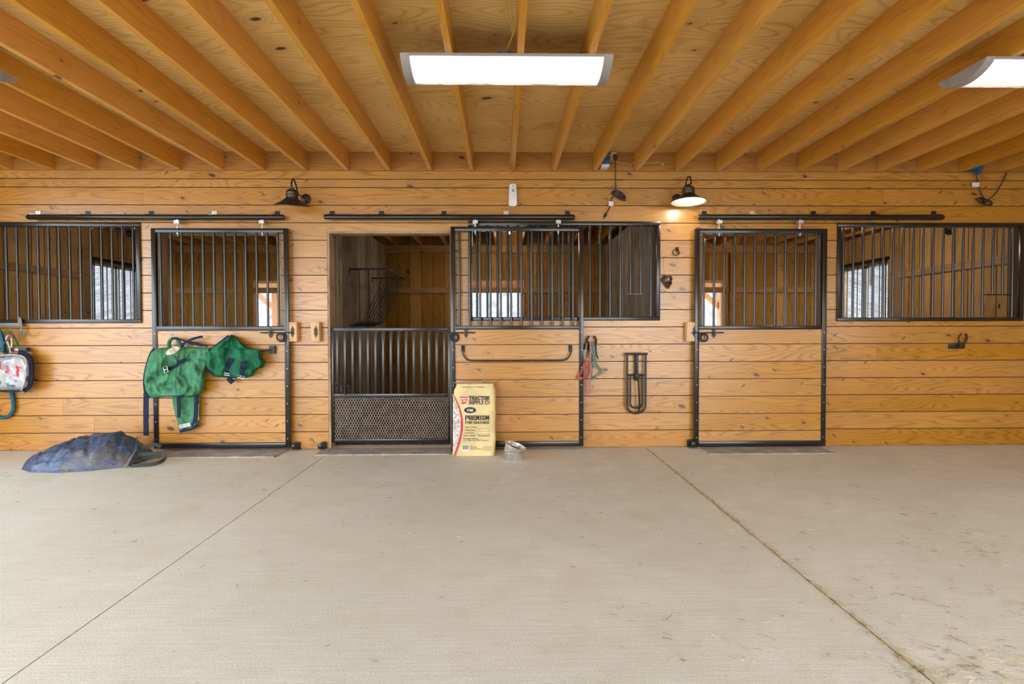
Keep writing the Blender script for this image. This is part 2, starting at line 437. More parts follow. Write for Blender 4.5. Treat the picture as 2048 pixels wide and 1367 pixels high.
# aisle end walls, left one open; rear wall with openings added for light
mb = MB()
for q in pieces(-6.9, .145, 0, 2.94, [(-6.5, -1.5, -.01, 2.70)]): mb.box(WX0-.05, WX0, q[0], q[1], q[2], q[3])
struct(mb.build('wall_aisle_left', M['side'], loc=(0,0,0), smooth=0), 'end wall of the aisle with its wide open doorway', 'wall')
mb = MB()
for q in pieces(-6.9, .145, 0, 2.94, [(-4.0, -3.2, 1.0, 2.0)]): mb.box(WX1, WX1+.05, q[0], q[1], q[2], q[3])
struct(mb.build('wall_aisle_right', M['side'], loc=(0,0,0), smooth=0), 'closed end wall of the aisle', 'wall')
mb = MB()
for q in pieces(WX0, WX1, 0, 2.92, [(-4.9, -.9, -.01, 2.66), (1.3, 4.9, -.01, 2.66)]): mb.box(q[0], q[1], -6.95, -6.9, q[2], q[3])
struct(mb.build('wall_rear', M['stall'], loc=(0,0,0), smooth=0), 'rear wall of the aisle with unseen openings added to let in light', 'wall')

# floor: three concrete slabs with tooled joints
mb = MB(); jx = (-1.665, 1.424)
for a, b in ((WX0-.3, jx[0]-.004), (jx[0]+.004, jx[1]-.005), (jx[1]+.005, WX1+.3)): mb.box(a, b, -7.4, .0, -.1, 0)
mb.box(WX0-.3, WX1+.3, -7.4, .001, -.12, -.012)
mb.box(WX0-.3, WX1+.3, .0, .16, -.1, 0)
struct(mb.build('floor', M['concrete'], loc=(0,0,0), smooth=0), 'broom finished beige concrete aisle floor with two straight joints', 'floor')
struct(MB().box(WX0, WX1, .16, YB, -.1, .005).build('floor_stalls', M['dirt'], loc=(0,0,0), smooth=0), 'dirt and bedding floor inside the stalls', 'floor')
# ceiling sheets
mb = MB().box(WX0, WX1, -6.9, .06, ZC, ZC+.02)
struct(mb.build('ceiling', M['ply'], loc=(0,0,0), smooth=0), 'swirly grained plywood ceiling above the joists', 'ceiling')
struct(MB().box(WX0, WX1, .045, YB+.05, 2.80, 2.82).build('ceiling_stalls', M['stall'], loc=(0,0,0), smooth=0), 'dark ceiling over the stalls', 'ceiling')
struct(MB().box(WX0, WX1, .002, .04, 2.74, ZC).build('trim_4', M['rim'], loc=(0,0,0), smooth=0), 'rim board behind the joist ends along the wall top', 'trim')
struct(MB().box(WX0, WX1, YB-.04, YB, 2.44, 2.56).build('trim_5', M['girt'], loc=(0,0,0), smooth=0), 'plate along the top of the stall back wall', 'trim')
# joists
jm = MB().box(-.019, .019, -6.9, 0, ZJ, ZC).build('ceiling_joist', M['joist'], loc=(0,0,ZJ), smooth=0)
def joist_label(k):
    if k == 11: return 'pine ceiling joist crossing above the middle of the long centre light'
    if k == 10: return 'pine ceiling joist crossing the left part of the centre light'
    if k == 12: return 'pine ceiling joist crossing the right part of the centre light'
    if k < 10: return 'orange pine ceiling joist, %s to the left of those crossing the centre light' % ORD[9-k]
    return 'orange pine ceiling joist, %s to the right of those crossing the centre light' % ORD[k-13]
for k in range(-1, 24):
    o = jm if k == -1 else jm.copy()
    if k != -1: COL.objects.link(o)
    o.location.x = JX(k)
    tag(o, joist_label(k), 'joist', 'ceiling joists of the aisle', 'thing')
sj = MB().box(-.02, .02, .145, YB, 2.56, 2.80).build('stall_joist', M['joist'], loc=(0,0,2.56), smooth=0)
first = True
for nm, a, b in (('left', WX0, PL), ('middle', PL, PR), ('right', PR, WX1)):
    ks = [k for k in range(-2, 26) if a+.1 < JX(k)+.2 < b-.1]
    for i, k in enumerate(ks):
        o = sj if first else sj.copy()
        if not first: COL.objects.link(o)
        first = False
        o.location.x = JX(k)+.2
        tag(o, 'rough joist over the %s stall, %s from its left side' % (nm, ORD[i]), 'joist', 'joists over the stalls', 'thing')

# stall girts
def girt(x0, x1, y0, y1, z, mat, label, hh=.09):
    tag(MB().box(x0, x1, y0, y1, z-hh/2, z+hh/2).build('wall_girt', mat, smooth=0, bevel=.003), label, 'girt', kind='structure')
for a, b, l in ((WX0, PL-.04, 'left'), (PL+.04, PR-.04, 'middle'), (PR+.04, WX1, 'right')):
    girt(a+.04, b, YB-.038, YB, 1.83, M['girt'], 'horizontal girt on the back wall of the %s stall' % l)
girt(WX0, WX0+.038, .15, SW[0]-.12, 1.92, M['girty'], 'sloping looking girt on the left outer wall of the stalls')
girt(WX1-.038, WX1, .15, SW[0]-.12, 1.92, M['girty'], 'sloping looking girt on the right outer wall of the stalls')
for X, s, l in ((WX0, 1, 'left'), (WX1, -1, 'right')):
    a, b = sorted((X, X+s*.09))
    tag(MB().box(a, b, SW[0]-.2, SW[0]-.1, 0, 2.3).build('wall_post', M['girty'], smooth=0), 'dark post beside the window in the %s outer wall' % l, 'post', kind='structure')
for x, l in ((-2.8, 'left of the middle partition'), (.43, 'in the middle stall'), (3.80, 'in the right stall'), (-4.2, 'in the left stall')):
    tag(MB().box(x-.05, x+.05, YB-.09, YB-.045, 0, 2.44).build('wall_post', M['stall'], smooth=0), 'dark stud beside the back window ' + l, 'post', kind='structure')

# ------------------------------------------------------------------ windows to the outside
def glass():
    t = NT('window_glass'); a = t.n('ShaderNodeBsdfTransparent'); b = t.n('ShaderNodeBsdfGlossy'); b.inputs['Roughness'].default_value = .02
    f = t.n('ShaderNodeFresnel'); m = t.n('ShaderNodeMixShader'); t.t.links.new(t.math('MULTIPLY', f.outputs[0], .6), m.inputs[0])
    t.t.links.new(a.outputs[0], m.inputs[1]); t.t.links.new(b.outputs[0], m.inputs[2]); t.t.links.new(m.outputs[0], t.out.inputs[0]); return t.m
M['glass'] = glass()
M['sash'] = plain('painted_sash', (.62,.70,.70), .4)
for n, (X, s, l) in enumerate(((WX0, -1, 'left'), (WX1, 1, 'right'))):
    y0, y1, z0, z1 = SW; a, b = sorted((X, X+s*.05)); f = .05
    w = thing('window_%d' % (n+1), 'barred window in the %s outer wall of the stalls' % l, 'window', (X, (y0+y1)/2, z0), kind='structure')
    MB().box(a-.01, b+.01, y0, y1, z0, z0+f).box(a-.01, b+.01, y0, y1, z1-f, z1).box(a-.01, b+.01, y0, y0+f, z0+f, z1-f).box(a-.01, b+.01, y1-f, y1, z0+f, z1-f).build('window_frame', M['jamb'], w, smooth=0)
    ym = (y0+y1)/2
    MB().box((a+b)/2-.012, (a+b)/2+.012, ym-.03, ym+.03, z0+f, z1-f).box((a+b)/2-.012, (a+b)/2+.012, y0+f, y1-f, z1-f-.03, z1-f).build('sash', M['sash'], w, smooth=0)
    MB().box((a+b)/2-.003, (a+b)/2+.003, y0+f, y1-f, z0+f, z1-f).build('pane', M['glass'], w, smooth=0)
    xi = X-s*.03
    for i in range(9):
        yy = y0+(i+.5)*(y1-y0)/9
        MB().tube([(xi, yy, z0), (xi, yy, z1)], .009, 8).build('bar', M['black'], w)
    MB().box(xi-.012, xi+.012, y0, y1, z0-.01, z0+.015).box(xi-.012, xi+.012, y0, y1, z1-.015, z1+.03).build('guard_rail', M['black'], w, smooth=0)
for n, (x0, x1, z0, z1) in enumerate(HB):
    l = ('left', 'middle', 'right')[n]
    w = thing('window_%d' % (n+3), 'open upper half of the dutch door in the back wall of the %s stall' % l, 'window', ((x0+x1)/2, YB, z0), kind='structure')
    f = .045
    MB().box(x0, x0+f, YB-.01, YB+.07, z0, z1).box(x1-f, x1, YB-.01, YB+.07, z0, z1).box(x0+f, x1-f, YB-.01, YB+.07, z1-f, z1).box(x0+f, x1-f, YB-.01, YB+.07, z0, z0+f).build('window_frame', M['post'], w, smooth=0)

# ------------------------------------------------------------------ outside: porch, yard, hill, trees, sky
def ground_mat():
    t = NT('winter_yard'); P, c = t.coords()
    n1 = t.noise(P, .5, 5, .6); n2 = t.noise(P, 9, 4, .7)
    col = t.mix(t.mapr(n1, .35, .65), (.34,.32,.27), (.42,.40,.37)); col = t.mix(t.mapr(n2, .4, .7, 0, .4), col, (.22,.20,.15))
    wood_ = t.mix(t.mapr(t.noise(t.vmath('MULTIPLY', P, (2.2, .5, 1.0)), 1.0, 6, .75), .35, .65), (.09,.085,.075), (.25,.245,.24))
    col = t.mix(t.mapr(c['y'], 11, 15), col, wood_)
    t.bsdf(col, .95, 0, .1); return t.m
M['yard'] = ground_mat()
mb = MB()
def hillf(u, v):
    x = -70+140*u; y = -40+130*v
    h = max(0, y-14)*.30+1.2*noise.noise(Vector((x*.05, y*.05, 0)))*max(0, min(1, (y-12)/10))
    return Vector((x, y, -.14+h))
mb.grid(hillf, 70, 65)
struct(mb.build('ground', M['yard'], loc=(0,0,0)), 'pale winter yard rising to a hillside beyond the stall windows', 'ground')
for i, (x, l) in enumerate(((-4.68, 'left'), (.95, 'middle'), (4.60, 'right'))):
    pt = thing('porch_post', 'pale timber porch post with knee braces seen through the %s stall window' % l, 'post', (x, 6.1, -.14), 'porch posts behind the stalls')
    MB().box(x-.07, x+.07, 6.03, 6.17, -.14, 2.05).build('post_shaft', M['post'], pt, smooth=0)
    for s in (-1, 1): MB().obox((x+s*.02, 6.1, 1.62), (x+s*.46, 6.1, 2.0), .10, .07).build('brace', M['post'], pt, smooth=0)
tag(MB().box(-5.6, 5.3, 6.02, 6.18, 2.06, 2.26).build('porch_beam', M['post'], smooth=0), 'orange timber porch beam carried by the posts outside', 'beam', kind='thing')
struct(MB().box(-5.6, 5.4, YB+.06, 6.5, 2.40, 2.44).build('roof_porch', M['post'], smooth=0), 'wooden underside of the porch roof', 'roof')

M['bark'] = plain('grey_bark', (.09,.08,.07), .9, vary=.3, vscale=5)
def tree_mesh(seed):
    r = random.Random(seed); mb = MB()
    def br(p, d, L, rad, lv):
        q = p; pts = [p]; rr = [rad]
        for i in range(3):
            d = (d+Vector((r.uniform(-.15,.15), r.uniform(-.15,.15), r.uniform(-.02,.12)))).normalized(); q = q+d*L/3; pts.append(q); rr.append(rad*(1-.22*(i+1)))
        mb.tube(pts, rr, 5 if lv else 7)
        if lv < 4:
            for i in range(3 if lv else 6):
                f = r.uniform(.35, 1); k = min(2, int(f*3)); pp = pts[k].lerp(pts[k+1], f*3-k)
                a = r.uniform(0, 2*PI); nd = (d*.75+Vector((math.cos(a), math.sin(a), r.uniform(0,.5)))*.7).normalized()
                br(pp, nd, L*r.uniform(.5,.7), rad*.5, lv+1)
    br(Vector((0,0,0)), Vector((0,0,1)), 4.5, .16, 0)
    return mb
protos = [tree_mesh(s).build('bare_tree', M['bark'], loc=(0,0,0)) for s in (3, 8, 15, 21)]
pos = [(-15,20),(-6.8,20),(1.5,20),(10,20),(-20,30),(-11,30),(-2.5,31),(6,30),(15,30),(23,29),(-15,41),(-6,42),(3,41),(11.5,41),(20,41)]
tnames = [('left', -99, -3), ('middle', -3, 4), ('right', 4, 99)]
for i, (x, y) in enumerate(pos):
    if i < 4: o = protos[i]
    else: o = protos[i % 4].copy(); COL.objects.link(o)
    o.location = (x, y, -.2+max(0, y-14)*.30-.4); o.rotation_euler.z = i*1.7; s = R.uniform(.8, 1.25); o.scale = (s, s, s)
    tag(o, 'bare winter tree on the hillside behind the stalls', 'tree', 'bare trees on the hillside')

wd = bpy.data.worlds.new('sky'); SC.world = wd; wd.use_nodes = True
nt = wd.node_tree; nt.nodes.clear()
wo = nt.nodes.new('ShaderNodeOutputWorld'); bg = nt.nodes.new('ShaderNodeBackground'); tc = nt.nodes.new('ShaderNodeTexCoord')
sp = nt.nodes.new('ShaderNodeSeparateXYZ'); rp = nt.nodes.new('ShaderNodeValToRGB')
nt.links.new(tc.outputs['Generated'], sp.inputs[0]); nt.links.new(sp.outputs['Z'], rp.inputs[0]); nt.links.new(rp.outputs[0], bg.inputs[0]); nt.links.new(bg.outputs[0], wo.inputs[0])
mr = nt.nodes.new('ShaderNodeMapRange'); nt.links.new(sp.outputs['X'], mr.inputs[0])
for i_, v_ in ((1, .2), (2, -1.0), (3, 5.5), (4, 4.9)): mr.inputs[i_].default_value = v_
nt.links.new(mr.outputs[0], bg.inputs[1])
mx = nt.nodes.new('ShaderNodeMix'); mx.data_type = 'RGBA'; nt.links.new(rp.outputs[0], mx.inputs[6]); mx.inputs[7].default_value = (.68,.84,1.0,1)
m2 = nt.nodes.new('ShaderNodeMapRange'); nt.links.new(sp.outputs['X'], m2.inputs[0]); m2.inputs[1].default_value = 0; m2.inputs[2].default_value = -.7
nt.links.new(m2.outputs[0], mx.inputs[0]); nt.links.new(mx.outputs[2], bg.inputs[0])
rp.color_ramp.elements[0].color = (1.0,.965,.90,1); rp.color_ramp.elements[1].color = (.72,.84,1.0,1); rp.color_ramp.elements[1].position = .7
bg.inputs[1].default_value = 3.2

# ------------------------------------------------------------------ grilles in the wall
def grille(name, label, F, bars, short=None, shelf=None):
    x0, x1, z0, z1 = F; f = .038
    t = thing(name, label, 'window grille', ((x0+x1)/2, 0, z0), kind='thing')
    MB().box(x0, x1, -.02, .012, z0, z0+f).box(x0, x1, -.02, .012, z1-f, z1).box(x0, x0+f, -.02, .012, z0+f, z1-f).box(x1-f, x1, -.02, .012, z0+f, z1-f).build('frame', M['black'], t, bevel=.002)
    for px, sh in bars:
        x = px
        zb = shelf if sh else z0+f-.004
        MB().tube([(x, .0, zb), (x, .0, z1-f+.004)], .0115, 12).build('bar', M['black'], t)
    if shelf:
        xa, xb = short
        MB().box(xa, xb, -.008, .008, shelf-.006, shelf+.006).build('feed_opening_rail', M['black'], t, bevel=.001)
    return t
sp4 = (W(2025, 540).x-W(1686, 540).x)/17
b4 = [W(1686, 540).x+i*sp4 for i in range(18)]
grille('stall_grille', 'black barred grille in the right stall wall, right of the closed right door', G4, [(x, i in (15, 16)) for i, x in enumerate(b4)], (b4[14], b4[17]), W(1995, 589).z)
a, b = W(954, 540).x, W(1302, 540).x
b3 = [a+i*(b-a)/17 for i in range(18)]
grille('stall_grille', 'black barred grille behind and right of the middle sliding door', G3, [(x, i in (15, 16)) for i, x in enumerate(b3)], (b3[14], b3[17]), W(1270, 588).z)
a, b = W(13.5, 540).x, W(267, 540).x; s1 = (b-a)/12
grille('stall_grille', 'black barred grille at the left edge above the hook rack', G1, [(b-i*s1, False) for i in range(18) if b-i*s1 > G1[0]+.05])

# ------------------------------------------------------------------ sliding doors
YD = -.085
def latch_loop(mb, c, r):
    for k in range(3):
        rr = r*(1-.14*k); a0 = k*.7
        mb.tube([c+Vector((math.cos(a)*rr, -.012-.006*k+.004*math.sin(2*a), math.sin(a)*rr)) for a in [a0+i*2*PI/18 for i in range(18)]], .0055, 6, closed=True)
def sliding_door(label, pl, pr, pt, pb, rt, rb, barpx, hang, latch, grooves_off=0.0):
    x0, x1, z0, z1 = rect(pl, pr, pt, pb, YD); z0 = max(z0, .012)
    zr1 = W((pl+pr)/2, rt, YD).z; zr0 = W((pl+pr)/2, rb, YD).z
    t = thing('sliding_stall_door', label, 'door', ((x0+x1)/2, YD, z0), 'sliding stall doors', 'thing')
    f = .042; ya, yb = YD, YD+.042; h = .05
    fm = MB().box(x0, x0+f, ya, yb, z0, z1).box(x1-f, x1, ya, yb, z0, z1).box(x0+f, x1-f, ya, yb, z1-f, z1).box(x0+f, x1-f, ya, yb, z0, z0+h).box(x0+f, x1-f, ya, yb, zr0, zr1)
    bmesh.ops.bevel(fm.bm, geom=list(fm.bm.edges), offset=.002, segments=2, profile=.5, affect='EDGES')
    nf = set(fm.bm.faces)
    for xx in (x0+f/2, x1-f/2):
        for k in range(7): fm.lathe([(0,.003),(.004,.0025),(.0055,-.002),(0,-.002)], (xx, YD, z0+.09+k*(zr0-z0-.12)/6), (0,-1,0), 8)
    for fc in fm.bm.faces:
        if fc not in nf: fc.material_index = 1
    fm.build('door_frame', [M['black'], M['steel']], t)
    mb = MB(); zz = z0+h; k = 0
    cuts = [zz]+[v for v in [grooves_off+i*PZ for i in range(0, 9)] if zz+.02 < v < zr0-.02]+[zr0]
    for a, b in zip(cuts, cuts[1:]): mb.box(x0+f, x1-f, YD+.012, YD+.034, a+.0036, b-.0036, R.random()*9)
    pn = mb.build('wood_panel', M['panel'], t, smooth=0)
    MB().box(x0+f, x1-f, YD+.026, YD+.036, cuts[0], cuts[-1]).build('panel_backing', M['groove'], t, smooth=0)
    for px in barpx:
        x = W(px, (pt+rt)/2, YD).x
        MB().tube([(x, YD+.02, zr1-.003), (x, YD+.02, z1-f+.003)], .0115, 12).build('bar', M['black'], t)
    for px in hang:
        x = W(px, pt, YD).x; hg = MB()
        zt = W(px, 439, YD).z
        hg.box(x-.024, x+.024, YD-.004, YD+.044, zt-.036, zt-.006).box(x-.008, x+.008, YD+.012, YD+.028, zt-.01, zt+.02)
        hg.tube([(x, YD+.02, z1-f-.02), (x, YD+.02, zt-.03)], .006, 8)
        hg.lathe([(0,0),(.013,0),(.013,.012),(0,.012)], (x, YD+.02, z1), seg=6).lathe([(0,0),(.013,0),(.013,-.012),(0,-.012)], (x, YD+.02, z1-f), seg=6).tube([(x, YD+.02, z1-f), (x, YD+.02, z1-f-.03)], .006, 8)
        hg.build('roller_hanger', M['steel'], t)
    # slide bolt with spear shaped keepers and a chain loop hanging on it
    lp, sgn, zpy = latch
    c = W(lp, zpy, YD)
    for d in (0, ):
        lb = MB(); xa = c.x; xb = (x1+.10 if sgn > 0 else x0-.10)
        lb.tube([(c.x-sgn*.09, YD-.016, c.z), (xb-sgn*.06, YD-.016, c.z)], .0055, 8)
        for xx in (c.x,):
            lb.poly([(xx+p, YD-.001, c.z+q) for p, q in ((0,.055),(.008,.036),(.017,.026),(.011,.01),(.011,-.01),(.017,-.026),(.008,-.036),(0,-.055),(-.008,-.036),(-.017,-.026),(-.011,-.01),(-.011,.01),(-.017,.026),(-.008,.036))], (0,-.006,0))
            lb.box(xx-.011, xx+.011, YD-.024, YD-.006, c.z-.011, c.z+.011)
        lb.build('slide_bolt', M['blackm'], t)
        ch = MB(); latch_loop(ch, Vector((c.x+sgn*.11, YD-.014, c.z-.045)), .042)
        ch.build('hanging_chain_loop', M['blackm'], t)
    return t, (x0, x1, z0, z1)
D1, R1 = sliding_door('closed left sliding stall door with a green horse blanket hanging on it', 304.5, 577.5, 456, 896, 652, 660.5,
    [319+i*21.45 for i in range(12)], (353, 523), (541, 1, 665), .005)
D2, R2 = sliding_door('middle sliding stall door slid open, pine sack leaning on it', 902, 1167, 453, 893, 651, 658,
    [918.5+i*20.75 for i in range(12)], (950.5, 1117), (932, -1, 665))
D3, R3 = sliding_door('closed right sliding stall door with an empty pine panel', 1390, 1653, 457, 892, 651, 658,
    [1409+i*20.45 for i in range(12)], (1439.6, 1602), (1428, -1, 665))
# towel bar on the middle door
zc = W(1030, 720, YD).z; xa, xb = W(926, 700, YD).x, W(1141, 700, YD).x; zt_ = W(926, 693, YD).z
bar = MB(); yy = YD-.045
bar.tube(smoothpts([(xa, YD-.004, zt_-.005), (xa, YD-.03, zt_), (xa-.002, yy, zt_-.03), (xa+.012, yy, zt_-.085), (xa+.05, yy, zc+.008), (xa+.10, yy, zc)], 5)+
         smoothpts([(xb-.10, yy, zc), (xb-.05, yy, zc+.008), (xb-.012, yy, zt_-.085), (xb+.002, yy, zt_-.03), (xb, YD-.03, zt_), (xb, YD-.004, zt_-.005)], 5), .0085, 10)
for x in (xa, xb): bar.box(x-.018, x+.018, YD+.005, YD+.012, zt_-.055, zt_+.02).box(x-.016, x+.016, YD-.012, YD+.005, zt_-.0, zt_+.018)
bar.build('blanket_bar', M['bronze'], D2)
# blanket bar on the left door: mount block and rod that carries the blankets
zb = W(545, 699, YD).z
bb = MB(); xm = W(546, 699, YD).x; xl = W(318, 699, YD).x
bb.tube([(xl, YD-.0, zb-.03), (xl+.02, YD-.04, zb-.03), (xm-.25, YD-.045, zb-.02), (xm-.08, YD-.06, zb-.005), (xm, YD-.025, zb+.0)], .010, 10).box(xm-.026, xm+.026, YD-.03, YD+.011, zb-.038, zb+.038)
bb.build('blanket_bar', M['blackm'], D1)

# tracks
def track(label, pl, pr, brs, silver):
    z = W((pl+pr)/2, 433, YD).z; x0, x1 = W(pl, 433, YD).x, W(pr, 433, YD).x; yc = YD+.02
    t = thing('door_track', label, 'door track', ((x0+x1)/2, 0, z-.03), 'sliding door tracks', 'thing')
    MB().tube([(x0, yc, z), (x0+.012, yc, z), (x1-.012, yc, z), (x1, yc, z)], [.02, .026, .026, .02], 20).build('rail', M['black'], t, smooth=50)
    for px in brs:
        x = W(px, 426, 0).x; zb_ = W(px, 422, 0).z
        MB().box(x-.024, x+.024, -.006, .0, z-.01, zb_).box(x-.024, x+.024, yc-.01, -.0, z+.018, z+.028).lathe([(0,0),(.007,0),(.007,.005),(0,.005)], (x, -.006, zb_-.015), (0,-1,0), 8).build('bracket', M['steel'] if px in silver else M['black'], t)
track('black rail carrying the left sliding door', 51, 567, (77, 176, 303, 429, 555), (77, 429))
track('black rail carrying the middle sliding door', 647, 1150, (664.5, 763, 888, 1012, 1135), (1012,))
track('black rail carrying the right sliding door', 1397, 1890, (1408, 1504, 1626, 1746, 1867), (1504,))

# ------------------------------------------------------------------ half-height gate in the open middle doorway
YG = .03
gx0, gx1, gz0, gz1 = rect(660.5, 903, 655, 884, YG)
gt = thing('stall_guard_gate', 'black half height barred gate with expanded metal panel in the open middle doorway', 'gate', ((gx0+gx1)/2, YG, gz0), kind='thing')
f = .034; zm1 = W(780, 787, YG).z; zm0 = W(780, 794, YG).z
MB().box(gx0, gx0+f, YG, YG+.034, gz0, gz1).box(gx1-f, gx1, YG, YG+.034, gz0, gz1).box(gx0+f, gx1-f, YG, YG+.034, gz1-f, gz1).box(gx0+f, gx1-f, YG, YG+.034, gz0, gz0+f).box(gx0+f, gx1-f, YG, YG+.034, zm0, zm1).build('gate_frame', M['black'], gt, bevel=.002)
for i in range(15):
    x = W(674+i*15.35, 720, YG).x
    MB().box(x-.0115, x+.0115, YG+.005, YG+.029, zm1-.003, gz1-f+.003).build('bar', M['black'], gt, bevel=.002)
mb = MB(); X0, X1, Z0, Z1 = gx0+f-.004, gx1-f+.004, gz0+f-.004, zm0+.004; sl = 1.95; dx = .0262
for s in (-1, 1):
    b0 = X0-(Z1-Z0)/sl if s > 0 else X0
    k = int((X1-b0+(Z1-Z0)/sl)/dx)+2
    for i in range(k):
        xa = b0+i*dx     # x where the strand meets Z0
        pa, pb = [xa, Z0], [xa+s*(Z1-Z0)/sl, Z1]
        def clip(p, q):
            if p[0] < X0: t_ = (X0-p[0])/(q[0]-p[0]); return [X0, p[1]+t_*(q[1]-p[1])]
            if p[0] > X1: t_ = (X1-p[0])/(q[0]-p[0]); return [X1, p[1]+t_*(q[1]-p[1])]
            return p
        if max(pa[0], pb[0]) <= X0 or min(pa[0], pb[0]) >= X1: continue
        A, B = clip(pa, pb), clip(pb, pa)
        if abs(A[1]-B[1]) < .004: continue
        mb.obox((A[0], YG+.014+s*.0018, A[1]), (B[0], YG+.014+s*.0018, B[1]), .0042, .004)
mb.build('expanded_metal_panel', M['mesh'], gt, smooth=0)
c = W(690, 771, YG)
MB().tube([(gx0-.015, YG-.012, c.z), (c.x+.03, YG-.012, c.z)], .005, 8).tube([(c.x-.03, YG-.012, c.z), (c.x-.035, YG-.014, c.z-.06)], .006, 8).tube([(c.x+.0, YG-.012, c.z+.01), (c.x, YG-.012, zm1-.01)], .005, 8).lathe([(0,0),(.013,0),(.013,.02),(0,.02)], (c.x+.028, YG-.012, c.z), (1,0,0), 10).build('gate_latch', M['blackm'], gt)
MB().box(gx0-.026, gx0+.004, YG-.012, YG+.02, W(660, 790, YG).z, W(660, 762, YG).z).build('hinge_plate', M['blackm'], gt, bevel=.001)

# ------------------------------------------------------------------ latch blocks, floor rollers
def latch_block(label, px, py, w, h, mirror=False):
    c = W(px, py, 0); t = thing('latch_block', label, 'latch block', (c.x, 0, c.z-h/2), 'wooden latch blocks on the wall', 'thing')
    MB().box(c.x-w/2, c.x+w/2, -.078, 0, c.z-h/2, c.z+h/2).build('block', M['block'], t, bevel=.006)
    k = MB(); xx = c.x+(w*.12 if not mirror else w*.18)
    k.poly([(xx+p, -.078, c.z+q) for p, q in ((0,.058),(.009,.036),(.018,.026),(.012,.01),(.012,-.01),(.018,-.026),(.009,-.036),(0,-.058),(-.009,-.036),(-.018,-.026),(-.012,-.01),(-.012,.01),(-.018,.026),(-.009,.036))], (0,-.006,0))
    k.box(xx-.012, xx+.012, -.098, -.084, c.z-.014, c.z+.014)
    k.build('catch', M['blackm'], t)
latch_block('pale wooden latch block touching the left sliding door', 588.6, 663, .105, .19)
latch_block('pale wooden latch block at the left of the open middle doorway', 635, 663, .085, .19)
latch_block('pale wooden latch block beside the right sliding door', 1379.5, 663, .105, .19, True)
def roller(label, px, py):
    c = W(px, py, -.05); t = thing('stay_roller', label, 'door roller', (c.x, 0, .0), 'door guide rollers at the wall foot', 'thing')
    MB().box(c.x-.03, c.x+.03, -.06, 0, 0, .012).box(c.x-.03, c.x+.03, -.012, 0, .012, .075).box(c.x-.012, c.x+.012, -.10, -.012, .06, .075).build('roller_bracket', M['blackm'], t, bevel=.002)
    MB().lathe([(0,-.02),(.022,-.02),(.026,-.012),(.026,.012),(.022,.02),(0,.02)], (c.x, -.112, .05), (0,0,1), 20).build('roller_wheel', M['black'], t)
roller('black guide roller at the foot of the left door', 592, 880)
roller('black guide roller left of the open middle doorway', 645, 880)
roller('black guide roller at the foot of the right door', 1383, 880)

# ------------------------------------------------------------------ threshold mats
def fmat(label, x0, x1, yf):
    o = MB().box(x0, x1, yf, -.02, .0, .012).build('threshold_mat', M['mat'], smooth=0, bevel=.002)
    tag(o, label, 'mat', 'rubber mats at the doorways')
fmat('grey ribbed mat before the left door, partly under the blue bag strap', -3.28, -2.11, -.372)
fmat('grey ribbed mat before the open middle doorway', -1.757, -.5, -.30)
fmat('grey ribbed mat before the right sliding door', 1.94, 3.132, -.36)

# ------------------------------------------------------------------ ceiling lights
def smudge_emit():
    t = NT('lamp_diffuser'); P, c = t.coords()
    # dust and dead insects lying along the low edge of the lens
    n = t.noise(t.comb(t.math('MULTIPLY', c['x'], 7), t.math('MULTIPLY', c['y'], 40), t.math('MULTIPLY', c['z'], 40)), 1, 4, .7)
    low = t.mapr(c['y'], .03, .10)
    lowb = t.mapr(c['y'], .155, .125)
    m = t.math('MULTIPLY', t.math('MULTIPLY', t.mapr(n, .50, .56), low), lowb)
    col = t.mix(m, (.86,.87,.88), (.04,.035,.03))
    e = t.n('ShaderNodeEmission'); t.put(e.inputs[0], t.mix(m, (.90,.87,.80), (.02,.018,.012))); e.inputs[1].default_value = .42
    b = t.n('ShaderNodeBsdfPrincipled'); t.put(b.inputs['Base Color'], col); b.inputs['Roughness'].default_value = .4
    a = t.n('ShaderNodeAddShader'); t.t.links.new(e.outputs[0], a.inputs[0]); t.t.links.new(b.outputs[0], a.inputs[1]); t.t.links.new(a.outputs[0], t.out.inputs[0])
    return t.m
M['diff'] = smudge_emit()
FY0, FY1, DROP = -2.336, -1.97, .075
def ceiling_light(label, x0, x1):
    ym = (FY0+FY1)/2
    t = thing('ceiling_light', label, 'ceiling light', ((x0+x1)/2, ym, ZJ-DROP), 'long ceiling lights under the joists', 'thing')
    N = 16; prof = [(FY0+.012+(FY1-FY0-.024)*i/N, ZJ-.012-(DROP-.012)*math.sin(PI*i/N)**.62) for i in range(N+1)]
    mb = MB(); A = [mb.bm.verts.new((x0+.05, y, z)) for y, z in prof]; B = [mb.bm.verts.new((x1-.05, y, z)) for y, z in prof]
    for i in range(N): mb.bm.faces.new((A[i], B[i], B[i+1], A[i+1]))
    mb.bm.faces.new(A); mb.bm.faces.new(B[::-1])
    mb.build('diffuser', M['diff'], t)
    MB().box(x0+.03, x1-.03, FY0+.006, FY1-.006, ZJ-.014, ZJ).build('housing', M['endcap'], t)
    P2 = [(FY0+(FY1-FY0)*i/N, ZJ-.004-DROP*math.sin(PI*i/N)**.62) for i in range(N+1)]
    for xa, xb, s in ((x0, x0+.052, -1), (x1-.052, x1, 1)):
        m2 = MB(); m2.poly([(xa, y, z) for y, z in P2], (xb-xa, 0, 0))
        xo = xa if s < 0 else xb
        for k in range(4): m2.box(xo-.003, xo+.003, FY1-.13+k*.02, FY1-.12+k*.02, ZJ-.05, ZJ-.012)
        m2.build('end_cap', M['endcap'], t)
    return t
ceiling_light('long white ceiling light hanging in the centre under the joists', -.575, .636)
ceiling_light('long white ceiling light cut off by the right edge, near the cord and hook', 2.79, 4.0)
lx = W(17, 150, -2.05).x
ceiling_light('ceiling light at the left edge, only its grey end cap showing', lx-1.211, lx)
